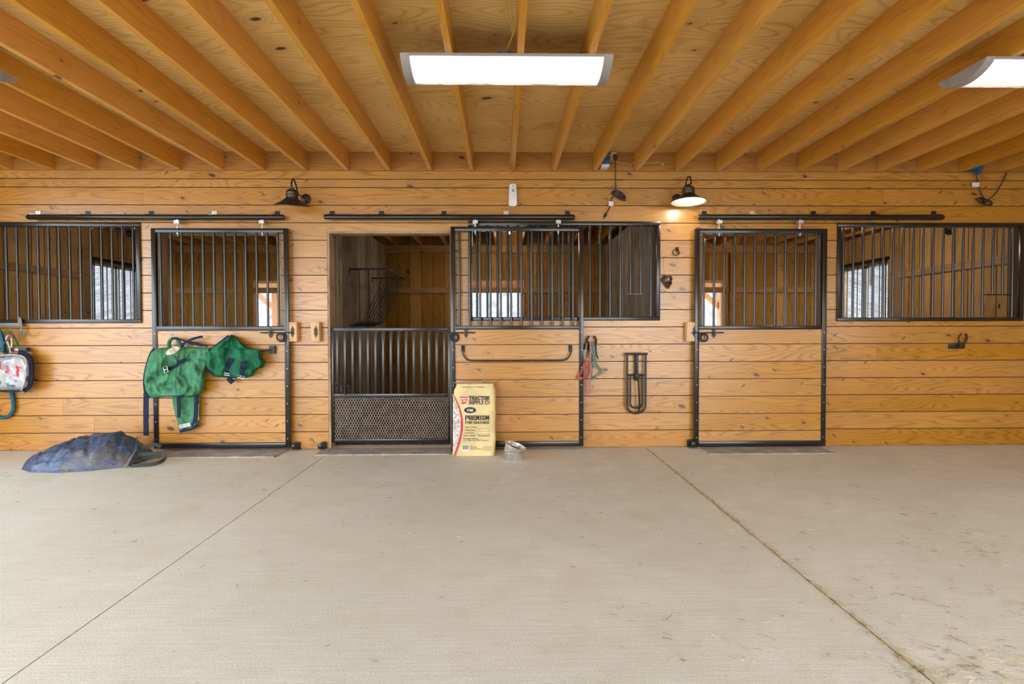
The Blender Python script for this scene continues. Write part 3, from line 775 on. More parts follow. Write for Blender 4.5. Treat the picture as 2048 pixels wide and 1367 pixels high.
# junction box and yellow cables above the centre light
c = W(1010, 100, -2.1); jbx = .0
o = MB().lathe([(0,0),(.05,0),(.05,-.035),(.042,-.04),(0,-.04)], (c.x, -2.18, 2.80), (0,0,1), 24).lathe([(0,0),(.055,0),(.055,.006),(0,.006)], (c.x, -2.18, 2.80), (0,0,1), 24).build('junction_box', M['grey'])
tag(o, 'round grey junction box above the centre ceiling light', 'electrical box')
mb = MB(); x11 = JX(11)-.03
for k, (dx, w) in enumerate(((0, .01), (-.014, .02), (-.026, .03))):
    mb.tube(smoothpts([(c.x+.01-.01*k, -2.2, 2.80), (x11-.02, -2.32, 2.83), (x11+dx, -2.42, 2.84), (x11+dx-w, -2.7, 2.85), (x11+dx, -3.1, 2.86), (x11+dx-.01, -3.8, 2.86)], 8), .0035, 6)
tag(mb.build('electrical_cable', M['yellow']), 'thin yellow cables running along the joist to the centre light', 'cable')
mb = MB(); x = JX(11)-.024
mb.tube(smoothpts([(c.x+.01, -2.16, 2.80), (x, -1.9, 2.86), (x, -1.0, 2.87), (x+.001, -.35, 2.85), (x-.004, -.1, 2.80), (x-.02, -.03, 2.76)], 8), .0035, 6)
tag(mb.build('electrical_cable', M['beige']), 'pale cable along the middle joist running to the wall', 'cable')

# hook in a joist at upper right
c = W(1800, 119, -2.2)
tag(MB().tube(smoothpts([(JX(18)+.019, -2.2, 2.79), (JX(18)+.05, -2.2, 2.79), (JX(18)+.062, -2.2, 2.765), (JX(18)+.045, -2.2, 2.75), (JX(18)+.028, -2.2, 2.762)], 6), .0035, 6).build('ceiling_hook', M['rust']), 'small brown screw hook in a joist left of the right ceiling light', 'hook')

# ------------------------------------------------------------------ barn lamps
def barn_lamp(label, plate, rim, capp, armpts, yl, tilt, rr, lit):
    pc = W(*plate, 0); t = thing('barn_lamp', label, 'wall lamp', (pc.x, 0, pc.z), 'gooseneck lamps on the wall', 'thing')
    MB().lathe([(0,-.03),(.022,-.03),(.03,-.026),(.034,-.018),(.047,-.014),(.05,-.006),(.05,0),(0,0)], pc, (0,1,0), 32).build('wall_plate', M['bronze'], t)
    rc = W(*rim, yl); ax = Vector((tilt[0], tilt[1], 1)).normalized()
    H = rr*.48
    prof = [(rr, 0), (rr, .006), (rr*.93, .012), (rr*.62, H*.5), (rr*.40, H*.86), (rr*.34, H), (rr*.33, H)]
    inn = [(rr*.32, H-.004), (rr*.38, H*.82), (rr*.60, H*.46), (rr*.92, .007), (rr*.985, 0)]
    sh = MB().lathe(prof, rc, ax, 40).build('shade', M['bronze'], t)
    MB().lathe([(0, H-.008)]+inn, rc, ax, 40).build('shade_lining', M['enamel'], sh)
    MB().lathe([(rr*.33, H-.002),(rr*.36, H+.012),(rr*.36, H+.028),(rr*.33, H+.03),(rr*.35, H+.036),(rr*.34, H+.055),(rr*.25, H+.07),(rr*.12, H+.076),(rr*.12, H+.09),(0, H+.09)], rc, ax, 32).build('socket_cap', M['bronze'], t)
    top = rc+ax*(H+.085)
    pts = [top]+[W(a, b, y) for a, b, y in armpts]+[Vector((pc.x, -.028, pc.z))]
    MB().tube(smoothpts(pts, 8), .0075, 10).build('gooseneck_arm', M['bronze'], t)
    bm_ = MB().lathe([(0,.0),(.012,.002),(.024,.014),(.028,.03),(.024,.045),(.014,.062),(.012,H-.005+.0),(0,H-.005)], rc+ax*.016, ax, 20)
    bm_.build('bulb', emit('lit_bulb', (1,.88,.70), 5) if lit else M['white'], t)
    return rc, ax, H
barn_lamp('unlit gooseneck barn lamp on the wall left of the middle doorway, shade tipped sideways', (612, 398), (584.5, 411.5), None,
          [(583, 366, -.22), (586.5, 357.5, -.19), (592, 370, -.12), (597, 388, -.05)], -.25, (.06, -.19), .158, False)
rc, ax, H = barn_lamp('lit gooseneck barn lamp above the right sliding door, white inside', (1354, 398), (1377, 404), None,
          [(1382, 366, -.24), (1380, 353.5, -.2), (1374, 358, -.14), (1366, 388, -.05)], -.27, (0, .05), .162, True)
li = bpy.data.lights.new('lamp_light', 'POINT'); li.energy = 3.6; li.color = (1, .88, .72); li.shadow_soft_size = .035
lo = bpy.data.objects.new('lamp_light', li); COL.objects.link(lo); lo.location = rc+ax*.012+Vector((.02,0,0))

# glowing bulb in the middle stall; bulbs in the outer stalls added to brighten them
c = W(1019, 465, 2.6)
for bx_, by_, bz_, l in ((c.x, 2.6, c.z, 'small bare glowing bulb under the middle stall ceiling'), (-3.957, 1.6, 2.52, 'unseen bulb under the left stall ceiling, added for light'), (3.765, 1.6, 2.52, 'unseen bulb under the right stall ceiling, added for light')):
    t = thing('stall_lamp', l, 'ceiling bulb', (bx_, by_, bz_), 'bare bulbs in the stalls', 'thing')
    MB().lathe([(0,.0),(.02,.008),(.028,.025),(.022,.045),(.012,.06),(0,.06)], (bx_, by_, bz_-.02), seg=16).build('bulb', emit('stall_bulb', (1,.86,.66), 25), t)
    MB().lathe([(0,.055),(.05,.06),(.055,.09),(.055,2.81-bz_),(0,2.81-bz_)], (bx_, by_, bz_-.02), seg=20).build('lamp_base', M['cream'], t)
    li = bpy.data.lights.new('stall_light', 'POINT'); li.energy = {'l': 4.5, 'm': 8, 'r': 18}[l.split(' the ')[1][0]]; li.color = (1, .86, .66); li.shadow_soft_size = .03
    lo = bpy.data.objects.new('stall_light', li); COL.objects.link(lo); lo.location = (bx_, by_, bz_-.06)

# ------------------------------------------------------------------ small things on the upper wall
c = W(1025.5, 392, 0); w, h = .082, .218
t = thing('air_freshener', 'white plastic dispenser on the wall above the middle door rail', 'dispenser', (c.x, 0, c.z-h/2), kind='thing')
def rr_outline(cx, cz, w, h, r, y, taper=0, n=6):
    out = []
    for sx, sz, a0 in ((1,1,0),(-1,1,PI/2),(-1,-1,PI),(1,-1,1.5*PI)):
        for i in range(n+1):
            a = a0+i*PI/2/n; zz = sz*(h/2-r)+math.sin(a)*r
            k = 1-taper*(zz/h+.5)
            out.append(Vector((cx+(sx*(w/2-r)+math.cos(a)*r)*k, y, cz+zz)))
    return out
MB().poly(rr_outline(c.x, c.z, w, h, .022, -.05, .16), (0, .05, 0)).build('case', M['white'], t, bevel=.004)
MB().lathe([(0,0),(.013,0),(.013,.004),(0,.004)], (c.x+.002, -.05, c.z+.042), (0,-1,0), 20).build('spray_nozzle', M['grey'], t)
MB().lathe([(0,0),(.004,0),(.004,.003),(0,.003)], (c.x, -.05, c.z+.088), (0,-1,0), 10).build('indicator', M['ink'], t)

# receptacle, blue box and hanging cord
c = W(1231, 314, -.12); zc_ = c.z
t = thing('ceiling_receptacle', 'round cream socket on the rim board above the hanging cord', 'electrical box', (c.x, -.0, c.z), kind='thing')
MB().lathe([(0,.045),(.03,.045),(.04,.03),(.045,.0),(0,0)], (c.x, .002, W(1232,312,0).z), (0,-1,0), 24).build('receptacle', M['cream'], t)
c0 = W(1230.5, 316, -.06); c1 = W(1231, 378, -.03)
t = thing('hanging_power_cord', 'dark cord with bundled coil and plug hanging right of the middle door rail', 'power cord', (c1.x, -.03, W(1231, 435, 0).z), kind='thing')
mb = MB(); mb.box(c0.x-.018, c0.x+.018, -.085, -.043, c0.z-.012, c0.z+.03)
mb.tube(smoothpts([c0, W(1230.8, 330, -.05), W(1231, 360, -.03), W(1231.5, 378, -.02), W(1229, 386, -.03)], 5), .0055, 8)
cc = W(1238, 390, -.03); dr = (W(1252, 398, -.03)-W(1224, 381, -.03)).normalized(); up = Vector((-dr.z, 0, dr.x))
for k in range(5):
    a_, b_ = .078-.004*k, .014+.006*(k % 3); off = Vector((0, -.008*(k % 3), 0))+up*(.006*(k-2))
    mb.tube([cc+off+dr*(math.cos(q)*a_)+up*(math.sin(q)*b_) for q in [i*2*PI/22 for i in range(22)]], .0062, 6, closed=True)
mb.tube([cc-dr*.035+Vector((0,.004,0)), cc-dr*.030+Vector((0,-.03,0))], .024, 10)
mb.tube(smoothpts([W(1229, 389, -.03), W(1224, 396, -.03), W(1221, 404, -.025), W(1219, 415, -.022), W(1214, 425, -.02)], 5), .0052, 8)
mb.build('cord', M['cord'], t)
p = W(1213, 426, -.02); q = W(1209, 434, -.02)
MB().tube([p, p.lerp(q, .3), p.lerp(q, .9), q], [.008,.014,.012,.006], 10).tube([q+Vector((.006,0,0)), q+(q-p)*.5+Vector((.006,0,0))], .002, 5).tube([q-Vector((.005,0,0)), q+(q-p)*.5-Vector((.005,0,0))], .002, 5).build('plug', M['blackm'], t)
a, b = W(1222, 407, -.03), 0
MB().box(a.x-.024, a.x+.024, -.033, -.031, a.z-.022, a.z+.022).build('paper_tag', M['tag'], t, smooth=0)
c = W(1205, 330, -.02)
t = thing('outlet_box', 'blue outlet box with a light cover beside a joist end near the middle wall top', 'electrical box', (c.x, 0, 2.75), kind='thing')
MB().box(c.x-.015, c.x+.055, -.10, -.0, 2.775, 2.85).build('box', M['blue'], t, bevel=.003)
MB().box(c.x-.025, c.x+.05, -.115, -.0, 2.752, 2.776).build('cover_plate', M['white'], t, bevel=.002)
mb = MB(); y = -.006
mb.tube(smoothpts([W(1213, 321, y), W(1235, 324, y), W(1258, 328, y), W(1266, 327, y), W(1270, 318, y)], 5), .004, 6)
tag(mb.build('electrical_cable', M['beige']), 'pale cable across the rim board behind the hanging cord', 'cable')
tag(MB().tube(smoothpts([W(1287, 326, y), W(1300, 326, y), W(1318, 325, y), W(1325, 328, y)], 5), .004, 6).lathe([(0,0),(.012,0),(.012,.015),(0,.015)], W(1325, 329, 0), (0,-1,0), 10).build('electrical_cable', M['beige']), 'short pale cable on the rim board above the lit lamp', 'cable')

# right hand cord
t = thing('hanging_power_cord', 'dark cord looped on the wall above the right grille with a white tag', 'power cord', (W(1965, 420, 0).x, -.02, W(1965, 410, 0).z), kind='thing')
mb = MB()
mb.tube(smoothpts([W(1951, 343, -.05), W(1955, 362, -.03), W(1960, 380, -.02), W(1969, 399, -.02)], 5), .0055, 8)
mb.tube(smoothpts([W(2014, 344, -.02), W(2004, 366, -.012), W(1990, 388, -.012), W(1976, 399, -.02)], 5), .0045, 8)
cc = W(1968, 403, -.02); dr = (W(1990, 410, -.02)-W(1952, 398, -.02)).normalized(); up = Vector((-dr.z, 0, dr.x))
for k in range(3):
    a_, b_ = .088-.008*k, .018+.006*k
    mb.tube([cc+Vector((0,-.007*k,0))+dr*(math.cos(q)*a_)+up*(math.sin(q)*b_+.006*math.sin(2*q+k)) for q in [i*2*PI/24 for i in range(24)]], .0055, 6, closed=True)
mb.tube([cc+Vector((0,.004,0)), cc+Vector((0,-.026,0))], .02, 10)
mb.build('cord', M['cord'], t)
a = W(1951, 369, -.03)
MB().box(a.x-.036, a.x+.036, -.033, -.031, a.z-.022, a.z+.02).build('paper_tag', M['tag'], t, smooth=0)
c = W(1948, 341, -.06)
tag(MB().box(c.x-.06, c.x+.06, -.10, 0, 2.743, 2.775).box(c.x+.02, c.x+.05, -.09, -.04, 2.70, 2.745).build('outlet_box', M['blue'], bevel=.003), 'blue outlet box with a plug in the right corner of the wall top', 'electrical box')

# ------------------------------------------------------------------ ring snaps right of the middle grille
def wire_ring(mb, c, r, y=-.02, n=20, wr=.0045, e=1.0, rot=0):
    mb.tube([Vector((c.x+math.cos(a)*r*math.cos(rot)-math.sin(a)*r*e*math.sin(rot), y+.004*math.sin(a), c.z+math.cos(a)*r*math.sin(rot)+math.sin(a)*r*e*math.cos(rot))) for a in [i*2*PI/n for i in range(n)]], wr, 6, closed=True)
c = W(1351, 505, 0); mb = MB(); wire_ring(mb, c, .034, e=.85)
d = W(1354, 497, 0)
mb.tube(smoothpts([d+Vector((0,0,0)), d+Vector((0,-.03,0)), d+Vector((.004,-.032,-.02)), d+Vector((-.012,-.02,-.035))], 4), .005, 6)
mb.tube([d+Vector((-.025,-.02,.004)), d+Vector((.014,-.02,.01))], .005, 6).lathe([(0,0),(.014,0),(.014,.004),(0,.004)], d, (0,-1,0), 12)
mb.tube([c+Vector((.01,-.02,.01)), c+Vector((.03,-.02,-.01))], .004, 6)
tag(mb.build('tie_ring', M['bronze']), 'small brass ring snap high on the boards beside the lit lamp glow', 'tie ring')
c = W(1334, 559, 0); mb = MB()
for k in range(4): wire_ring(mb, c+Vector((.008*(k-1.5), 0, .006*(k % 2))), .046-.006*k, -.014-.008*k, e=.92, rot=.4*k, wr=.005)
mb.tube([c+Vector((-.035,-.02,-.03)), c+Vector((-.005,-.03,-.07)), c+Vector((.012,-.03,-.085))], .012, 8).tube([c+Vector((.04,-.02,-.03)), c+Vector((.01,-.03,-.065))], .010, 8)
mb.lathe([(0,0),(.02,0),(.02,.03),(0,.03)], c+Vector((0,0,.03)), (0,-1,0), 12)
tag(mb.build('coiled_tether', M['bronze']), 'dark coiled tie chain hanging right of the middle grille', 'tie chain')

# horseshoe hooks
def horseshoe(label, cx, cz, open_top, rot=0, s=1.0, plate=None):
    t = thing('horseshoe_hook', label, 'hook', (cx, 0, cz-.12), 'horseshoe hooks on the wall', 'thing')
    pts = []
    for i in range(17):
        a = -PI*.5+(i-8)/8*PI*.80
        rx, rz = .040*s, .056*s
        x, z = math.cos(a)*rx, math.sin(a)*rz+.02*s
        if abs(i-8) > 6: x *= .92
        pts.append(Vector((cx+x, -.045-.02*(z/.05 if z > 0 else 0)*.5, cz+z)))
    MB().tube(pts, .0085*s, 8, flat=1.3).build('horseshoe', M['rust'], t)
    a, b, z0, z1 = plate
    MB().box(a, b, -.012, 0, z0, z1).box(cx-.026, cx+.026, -.05, -.012, cz-.075*s, cz-.028*s).build('mount_plate', M['blackm'], t, bevel=.002)
c = W(1917, 680, 0)
horseshoe('empty rusty horseshoe hook under the right grille', c.x, c.z, True, plate=(W(1896, 692, 0).x, W(1926, 692, 0).x, W(1900, 697, 0).z, W(1900, 688, 0).z))
c = W(1181.5, 684, 0)
horseshoe('rusty horseshoe hook holding halters beside the middle sliding door', c.x, c.z-.01, True, s=1.12, plate=(W(1165, 692, 0).x, W(1193, 692, 0).x, W(1180, 699, 0).z, W(1180, 688, 0).z))

# halters on that hook
def ribbon(mb, pts, w, t=.004, n=6):
    """flat strap along pts lying against the wall"""
    P = smoothpts(pts, n) if n else [Vector(p) for p in pts]
    rings = []
    for i, p in enumerate(P):
        d = (P[min(i+1, len(P)-1)]-P[max(i-1, 0)]).normalized(); s = d.cross(Vector((0,1,0)))
        if s.length < .1: s = Vector((1,0,0))
        s.normalize(); nn = d.cross(s).normalized()
        rings.append([mb.bm.verts.new(p+s*(a*w/2)+nn*(b*t/2)) for a, b in ((-1,-1),(1,-1),(1,1),(-1,1))])
    for A, B in zip(rings, rings[1:]):
        for j in range(4): mb.bm.faces.new((A[j], A[(j+1)%4], B[(j+1)%4], B[j]))
    mb.bm.faces.new(rings[0][::-1]); mb.bm.faces.new(rings[-1]); return mb
M['teal'] = plain('faded_teal_webbing', (.13,.22,.165), .8, vary=.4, vscale=60, bump=.001, bscale=300)
M['red'] = plain('red_webbing', (.42,.035,.03), .8, vary=.35, vscale=60, bump=.001, bscale=300)
M['rope'] = plain('mottled_rope', (.40,.34,.24), .9, vary=.6, vscale=110, bump=.002, bscale=260)
M['pinkrope'] = plain('pink_rope', (.50,.24,.24), .9, vary=.4, vscale=130, bump=.002, bscale=260)
z0 = W(1180, 780, 0).z
t = thing('horse_halter', 'faded teal webbing halter hanging from the horseshoe hook', 'halter', (W(1190, 740, 0).x, -.05, z0), kind='thing')
r0 = random.Random(5)
Z = lambda zx, zy, y: W(1160+zx/9.114, 650+zy/9.114, y)
mb = MB()
for k, (dx, y) in enumerate(((0,-.075), (18,-.068), (38,-.06))):
    ribbon(mb, [Z(205+dx*.6, 290, y), Z(200+dx, 400, y), Z(225+dx, 520, y-.005), Z(260+dx*.6, 600, y)], .020)
ribbon(mb, [Z(270, 600, -.06), Z(290, 680, -.055), Z(340, 760, -.05), Z(385, 830, -.05)], .016)
ribbon(mb, [Z(245, 610, -.07), Z(240, 690, -.07), Z(215, 780, -.065), Z(210, 900, -.06), Z(225, 1000, -.055)], .017)
ribbon(mb, [Z(385, 860, -.055), Z(330, 910, -.05), Z(270, 960, -.045), Z(240, 990, -.045)], .016)
ribbon(mb, [Z(365, 820, -.058), Z(430, 805, -.05), Z(505, 798, -.045)], .012); ribbon(mb, [Z(380, 845, -.056), Z(450, 830, -.05), Z(505, 815, -.045)], .010)
for k in range(5):
    q = r0.uniform; ribbon(mb, [Z(195+k*14, 300, -.06), Z(190+k*20, 420+q(-30,30), -.07), Z(215+k*14, 560, -.068), Z(240+q(-20,20), 650, -.066), Z(200+k*24, 760+q(-30,30), -.062)], .008)
mb.build('webbing', M['teal'], t)
mb = MB()
for (x, y) in ((385, 840), (410, 865), (275, 610)): wire_ring(mb, Z(x, y, 0), .011, -.066, 14, .003)
mb.build('buckles', M['steel'], t)
mb = MB(); mb.tube(smoothpts([Z(250, 300, -.05), Z(280, 400, -.05), Z(300, 520, -.045), Z(330, 610, -.04)], 6), .006, 6)
mb.build('crown_strap', M['navy'], t)
t = thing('horse_halter', 'red and purple halter hanging lower left on the horseshoe hook', 'halter', (W(1170, 750, 0).x, -.1, W(1170, 790, 0).z), kind='thing')
mb = MB(); Yh = -.13
ribbon(mb, [Z(175, 660, -.10), Z(172, 740, -.11), Z(160, 830, -.12), Z(120, 910, Yh), Z(60, 955, Yh), Z(-5, 960, Yh), Z(-55, 950, Yh)], .017)
ribbon(mb, [Z(85, 630, -.115), Z(75, 700, Yh), Z(45, 770, Yh), Z(15, 850, Yh), Z(-25, 940, Yh)], .016)
ribbon(mb, [Z(150, 900, -.115), Z(80, 1000, Yh), Z(90, 1110, Yh)], .010)
mb.build('webbing', M['red'], t)
mb = MB(); mb.tube(smoothpts([Z(125, 330, -.07), Z(105, 450, -.09), Z(85, 560, -.11), Z(70, 620, -.118)], 6), .005, 6)
mb.tube(smoothpts([Z(175, 480, -.06), Z(160, 570, -.08), Z(120, 680, -.11), Z(95, 760, Yh)], 6), .0045, 6)
wire_ring(mb, Z(85, 600, 0), .012, -.118, 14, .003); wire_ring(mb, Z(-35, 945, 0), .014, -.135, 14, .003)
mb.build('cheek_cord', M['rope'], t)
t = thing('lead_rope', 'pink and white twisted lead rope end dangling between the halters', 'rope', (W(1179, 790, 0).x, -.1, W(1179, 790, 0).z), kind='thing')
mb = MB(); base = [Z(190, 320, -.085), Z(195, 500, -.09), Z(190, 660, -.10), Z(200, 800, -.105), Z(185, 920, -.105), Z(170, 1020, -.10), Z(175, 1120, -.10), Z(165, 1210, -.10), Z(158, 1270, -.10)]
sp_ = smoothpts(base, 10)
for k in range(3): mb.tube([p+Vector((math.cos(i*.9+k*2.09)*.005, math.sin(i*.9+k*2.09)*.005, 0)) for i, p in enumerate(sp_)], .004, 5)
wire_ring(mb, Z(178, 1105, 0), .016, -.10, 14, .004, e=1.4)
mb.build('rope', M['pinkrope'], t)

# ------------------------------------------------------------------ folding saddle rack
Q = lambda zx, zy, y: W(1120+zx/6.215, 640+zy/6.215, y)
c = Q(950, 1160, 0)
t = thing('saddle_rack', 'folded black tubular saddle rack on the wall between the halters and the right door', 'saddle rack', (c.x, 0, c.z), kind='thing')
def U(xl, xr, zt_, zbm, y, n=10):
    a, b = Q(xl, zt_, y), Q(xr, zt_, y); r = (b.x-a.x)/2; zb_ = Q((xl+xr)/2, zbm, y).z+r*.8
    return [a]+[Vector(((a.x+b.x)/2-math.cos(PI*i/n)*r, y, zb_-math.sin(PI*i/n)*r*.8)) for i in range(n+1)]+[b]
MB().tube(U(833, 1063, 420, 1155, -.055), .0115, 10).tube([Q(812, 418, -.055), Q(1088, 418, -.055)], .012, 10).tube([Q(833, 680, -.055), Q(1063, 680, -.055)], .009, 8).build('outer_hoop', M['blackm'], t)
MB().tube(U(874, 1024, 685, 1092, -.048), .009, 10).build('inner_hoop', M['blackm'], t)
MB().tube([Q(953, 430, -.075), Q(968, 680, -.08), Q(990, 1080, -.07), Q(975, 1130, -.06)], .0085, 8).build('support_arm', M['black'], t)
a, b = Q(922, 430, 0), Q(958, 745, 0)
MB().box(a.x, b.x, -.055, 0, b.z, a.z).box(a.x-.006, b.x+.006, -.075, 0, Q(940, 720, 0).z, Q(940, 660, 0).z).build('wall_bracket', M['blackm'], t, bevel=.003)

# ------------------------------------------------------------------ hay rack in the middle stall
XP = PL+.04
def HP(px, py):
    """point on the left partition face seen at (px, py)"""
    d = CAMM @ Vector(((px-1024)/CF, (683.5-py)/CF, -1)); return CAMO+d*((XP-CAMO.x)/d.x)
H3 = lambda zx, zy: (640+zx/5.257, 420+zy/5.257)
near = HP(*H3(310, 622)); far = HP(*H3(548, 712)); bot = HP(*H3(330, 1212)); botf = HP(*H3(575, 1212))
yn, yf = near.y, far.y; zt_ = (near.z+far.z)/2
on = W(*H3(722, 618), yn); of = W(*H3(888, 708), yf); xo = (on.x+of.x)/2
zb_ = W(*H3(345, 1212), yn+.1).z
t = thing('hay_rack', 'black wire hay rack on the left partition inside the middle stall', 'hay rack', (XP, (yn+yf)/2, zb_), kind='thing')
MB().tube([(XP, yn, zt_), (xo, yn, zt_), (xo, yf, zt_), (XP, yf, zt_)], .011, 8).build('top_frame', M['blackm'], t)
MB().tube([(XP+.01, yn+.02, zb_), (XP+.01, yf-.02, zb_)], .009, 8).build('bottom_rail', M['blackm'], t)
for i in range(9):
    y = yn+(yf-yn)*i/8
    xb = XP+.01; kx = XP+(xo-XP)*.34; kz = zb_+(zt_-zb_)*.07
    MB().tube([(xo, y, zt_), (kx+.02, y, kz+.03), (kx-.01, y, kz), (xb, y, zb_)], .0065, 6).build('bar', M['blackm'], t)
for f_ in (.25, .5, .75):
    for y in (yn, yf):
        x = XP+(xo-XP)*f_; kx = XP+(xo-XP)*.34; kz = zb_+(zt_-zb_)*.07
        ze = kz+(zt_-kz)*max(0, (x-kx))/(xo-kx) if x > kx else zb_+(kz-zb_)*(x-XP)/(kx-XP)
        MB().tube([(x, y, zt_), (x, y, ze)], .006, 6).build('side_bar', M['blackm'], t)
for y in (yn, yf): MB().box(XP, XP+.01, y-.02, y+.02, zt_-.06, zt_+.02).build('mount_plate', M['blackm'], t)

# dark corner objects in the outer stalls
for X, s, (px, py), l in ((WX0, 1, (261.5, 467), 'left'), (WX1, -1, (1713, 467), 'right')):
    d = CAMM @ Vector(((px-1024)/CF, (683.5-py)/CF, -1)); p = CAMO+d*((X+s*.03-CAMO.x)/d.x)
    tag(MB().lathe([(0,.05),(.045,.05),(.055,.03),(.055,0),(0,0)], (X, p.y, p.z), (s,0,0), 20).build('outlet_box', M['blue']), 'round blue electrical box above the window in the %s outer wall' % l, 'electrical box')
p = W(1915, 458, 1.2)
t = thing('stall_fan', 'dark round fan hanging near the ceiling inside the right stall', 'fan', (p.x, 1.2, p.z), kind='thing')
mb = MB()
for k in range(7): mb.lathe([(.02+k*.024, -.05+.004*k), (.024+k*.024, -.05+.004*k), (.024+k*.024, -.045+.004*k), (.02+k*.024, -.045+.004*k)], (p.x, 1.2, p.z+.09), (0,1,0), 28)
for k in range(12):
    a = k*PI/6; mb.tube([(p.x, 1.15, p.z+.09), (p.x+math.cos(a)*.17, 1.18, p.z+.09+math.sin(a)*.17)], .003, 5)
mb.lathe([(.165,-.03),(.175,-.03),(.175,.05),(.165,.05)], (p.x, 1.2, p.z+.09), (0,1,0), 32)
mb.build('fan_guard', M['blackm'], t)
MB().lathe([(0,-.03),(.04,-.03),(.05,0),(.05,.06),(0,.07)], (p.x, 1.2, p.z+.09), (0,1,0), 20).build('motor', M['rust'], t)
MB().tube([(p.x, 1.22, p.z+.13), (p.x, 1.22, 2.56)], .01, 8).build('hanger_rod', M['blackm'], t)

# ------------------------------------------------------------------ cloth builder
def outline_at(poly, y):
    xs = []
    n = len(poly)
    for i in range(n):
        (x0, y0), (x1, y1) = poly[i], poly[(i+1) % n]
        if (y0 <= y < y1) or (y1 <= y < y0): xs.append(x0+(x1-x0)*(y-y0)/(y1-y0))
    return (min(xs), max(xs)) if xs else None
from mathutils.bvhtree import BVHTree
def bvh_of(o):
    org = worldloc(o); me = o.data
    return BVHTree.FromPolygons([v.co+org for v in me.vertices], [tuple(p.vertices) for p in me.polygons])
def onto(tree, px, py, off, fallback):
    d = (CAMM @ Vector(((px-1024)/CF, (683.5-py)/CF, -1))).normalized()
    h = tree.ray_cast(CAMO, d)[0]
    return (h-d*off) if h is not None else fallback
def cushion(mb, poly, yback, T, nu=40, nv=40, wr=.25, seed=0, edge=.35, folds=None, tb=True):
    """thick draped cloth whose outline is poly (photo pixels on its back plane)"""
    ys = [p[1] for p in poly]; y0, y1 = min(ys)+.01, max(ys)-.01
    F, B = [], []
    for j in range(nv+1):
        v = j/nv; py = y0+(y1-y0)*v; a, b = outline_at(poly, py)
        fr, bk = [], []
        for i in range(nu+1):
            u = i/nu; px = a+(b-a)*u
            e = min(1, min(u, 1-u)*(b-a)/(edge*30)); ev = min(1, min(v, 1-v)*(y1-y0)/(edge*30)) if tb else 1
            k = math.sqrt(max(0, 1-(1-e)**2))*math.sqrt(max(0, 1-(1-ev)**2)) if tb else math.sqrt(max(0, 1-(1-e)**2))
            w = wr*T*(noise.noise(Vector((px*.055+seed, py*.055, seed)))+.5*noise.noise(Vector((px*.13+seed, py*.09, seed+5))))
            if folds: w += T*folds(u, v)
            y = yback-(T+w)*k
            fr.append(mb.bm.verts.new(W(px, py, y))); bk.append(mb.bm.verts.new(W(px, py, yback)))
        F.append(fr); B.append(bk)
    for j in range(nv):
        for i in range(nu):
            mb.bm.faces.new((F[j][i], F[j][i+1], F[j+1][i+1], F[j+1][i])); mb.bm.faces.new((B[j][i], B[j+1][i], B[j+1][i+1], B[j][i+1]))
    for j in range(nv):
        for i in (0, nu): mb.bm.faces.new((F[j][i], F[j+1][i], B[j+1][i], B[j][i]))
    for i in range(nu):
        for j in (0, nv): mb.bm.faces.new((F[j][i], F[j][i+1], B[j][i+1], B[j][i]))
    return mb
K = lambda zx, zy: (260+zx/5.258, 640+zy/5.258)
YK = YD-.002
body = [K(*q) for q in ((275,296),(430,282),(600,276),(850,290),(835,420),(795,520),(790,640),(782,735),(725,792),(600,797),(480,798),(330,812),(205,818),(165,785),(140,650),(150,540),(185,400),(215,340))]
t = thing('horse_blanket', 'green canvas horse blanket folded over the bar of the left door', 'horse blanket', (W(350, 750, YK).x, YK-.08, W(350, 868, YK).z), kind='thing')
diag = lambda u, v: .35*math.sin(5.5*u+4.5*v)*(.4+.6*v)+.22*math.exp(-((u-.78-.1*v)/.05)**2)*(v > .25)-.3*math.exp(-((u-.74)/.05)**2)*max(0, v-.4)*1.6+.12*math.sin(14*(u*.7-v))
cushion(MB(), body, YK, .125, 80, 66, .42, 2, folds=diag).build('blanket_body', M['green'], t, smooth=60)
TB = bvh_of(bpy.data.objects['blanket_body'])
eg = lambda x, y, d=.004: onto(TB, *K(x, y), d, W(*K(x, y), YK-.1))
ef = lambda x, y, d: W(*K(x, y), YK-d)
mb = MB()
ribbon(mb, [ef(262,302,.05), ef(232,330,.055), ef(200,400,.06), ef(163,540,.06), ef(152,650,.06), ef(165,770,.055), ef(200,812,.05)], .021, .012)
mb.build('edge_binding', M['navy'], t)
mb = MB(); ribbon(mb, [eg(500,420), eg(488,500), eg(482,560), eg(478,630), eg(478,700), eg(484,760)], .004, .004, 3); mb.build('seam', M['dgreen'], t)
mb = MB(); ribbon(mb, [eg(385,527,.008), eg(420,508,.008), eg(455,487,.008), eg(490,467,.008), eg(525,447,.008), eg(560,425,.008), eg(592,405,.008)], .038, .006, 3); st = mb.build('surcingle_strap', M['navy'], t)
mb = MB(); a = eg(375, 520, .02)
mb.tube([a+Vector((x, 0, z)) for x, z in ((-.022,.026),(.012,.034),(.024,-.022),(-.010,-.034))], .0035, 6, closed=True).tube([a+Vector((-.016,-.002,-.004)), a+Vector((.02,-.002,.006))], .003, 6)
mb.build('buckle', M['steel'], st)
a = eg(445, 335, .03)+Vector((0,0,.012))
bd = MB().poly([a+Vector((math.cos(q)*.062, -math.sin(q)*.0, math.cos(q)*.026+math.sin(q)*.030)) for q in [i*2*PI/24 for i in range(24)]], (0, .03, 0)).build('badge', M['badge'], t)
bm2 = MB()
for k in range(3): bm2.obox(a+Vector((-.03+.006*k, -.002, .004-.012*k)), a+Vector((.028+.006*k, -.002, .028-.012*k)), .004, .003)
bm2.build('badge_print', M['ink2'], bd)
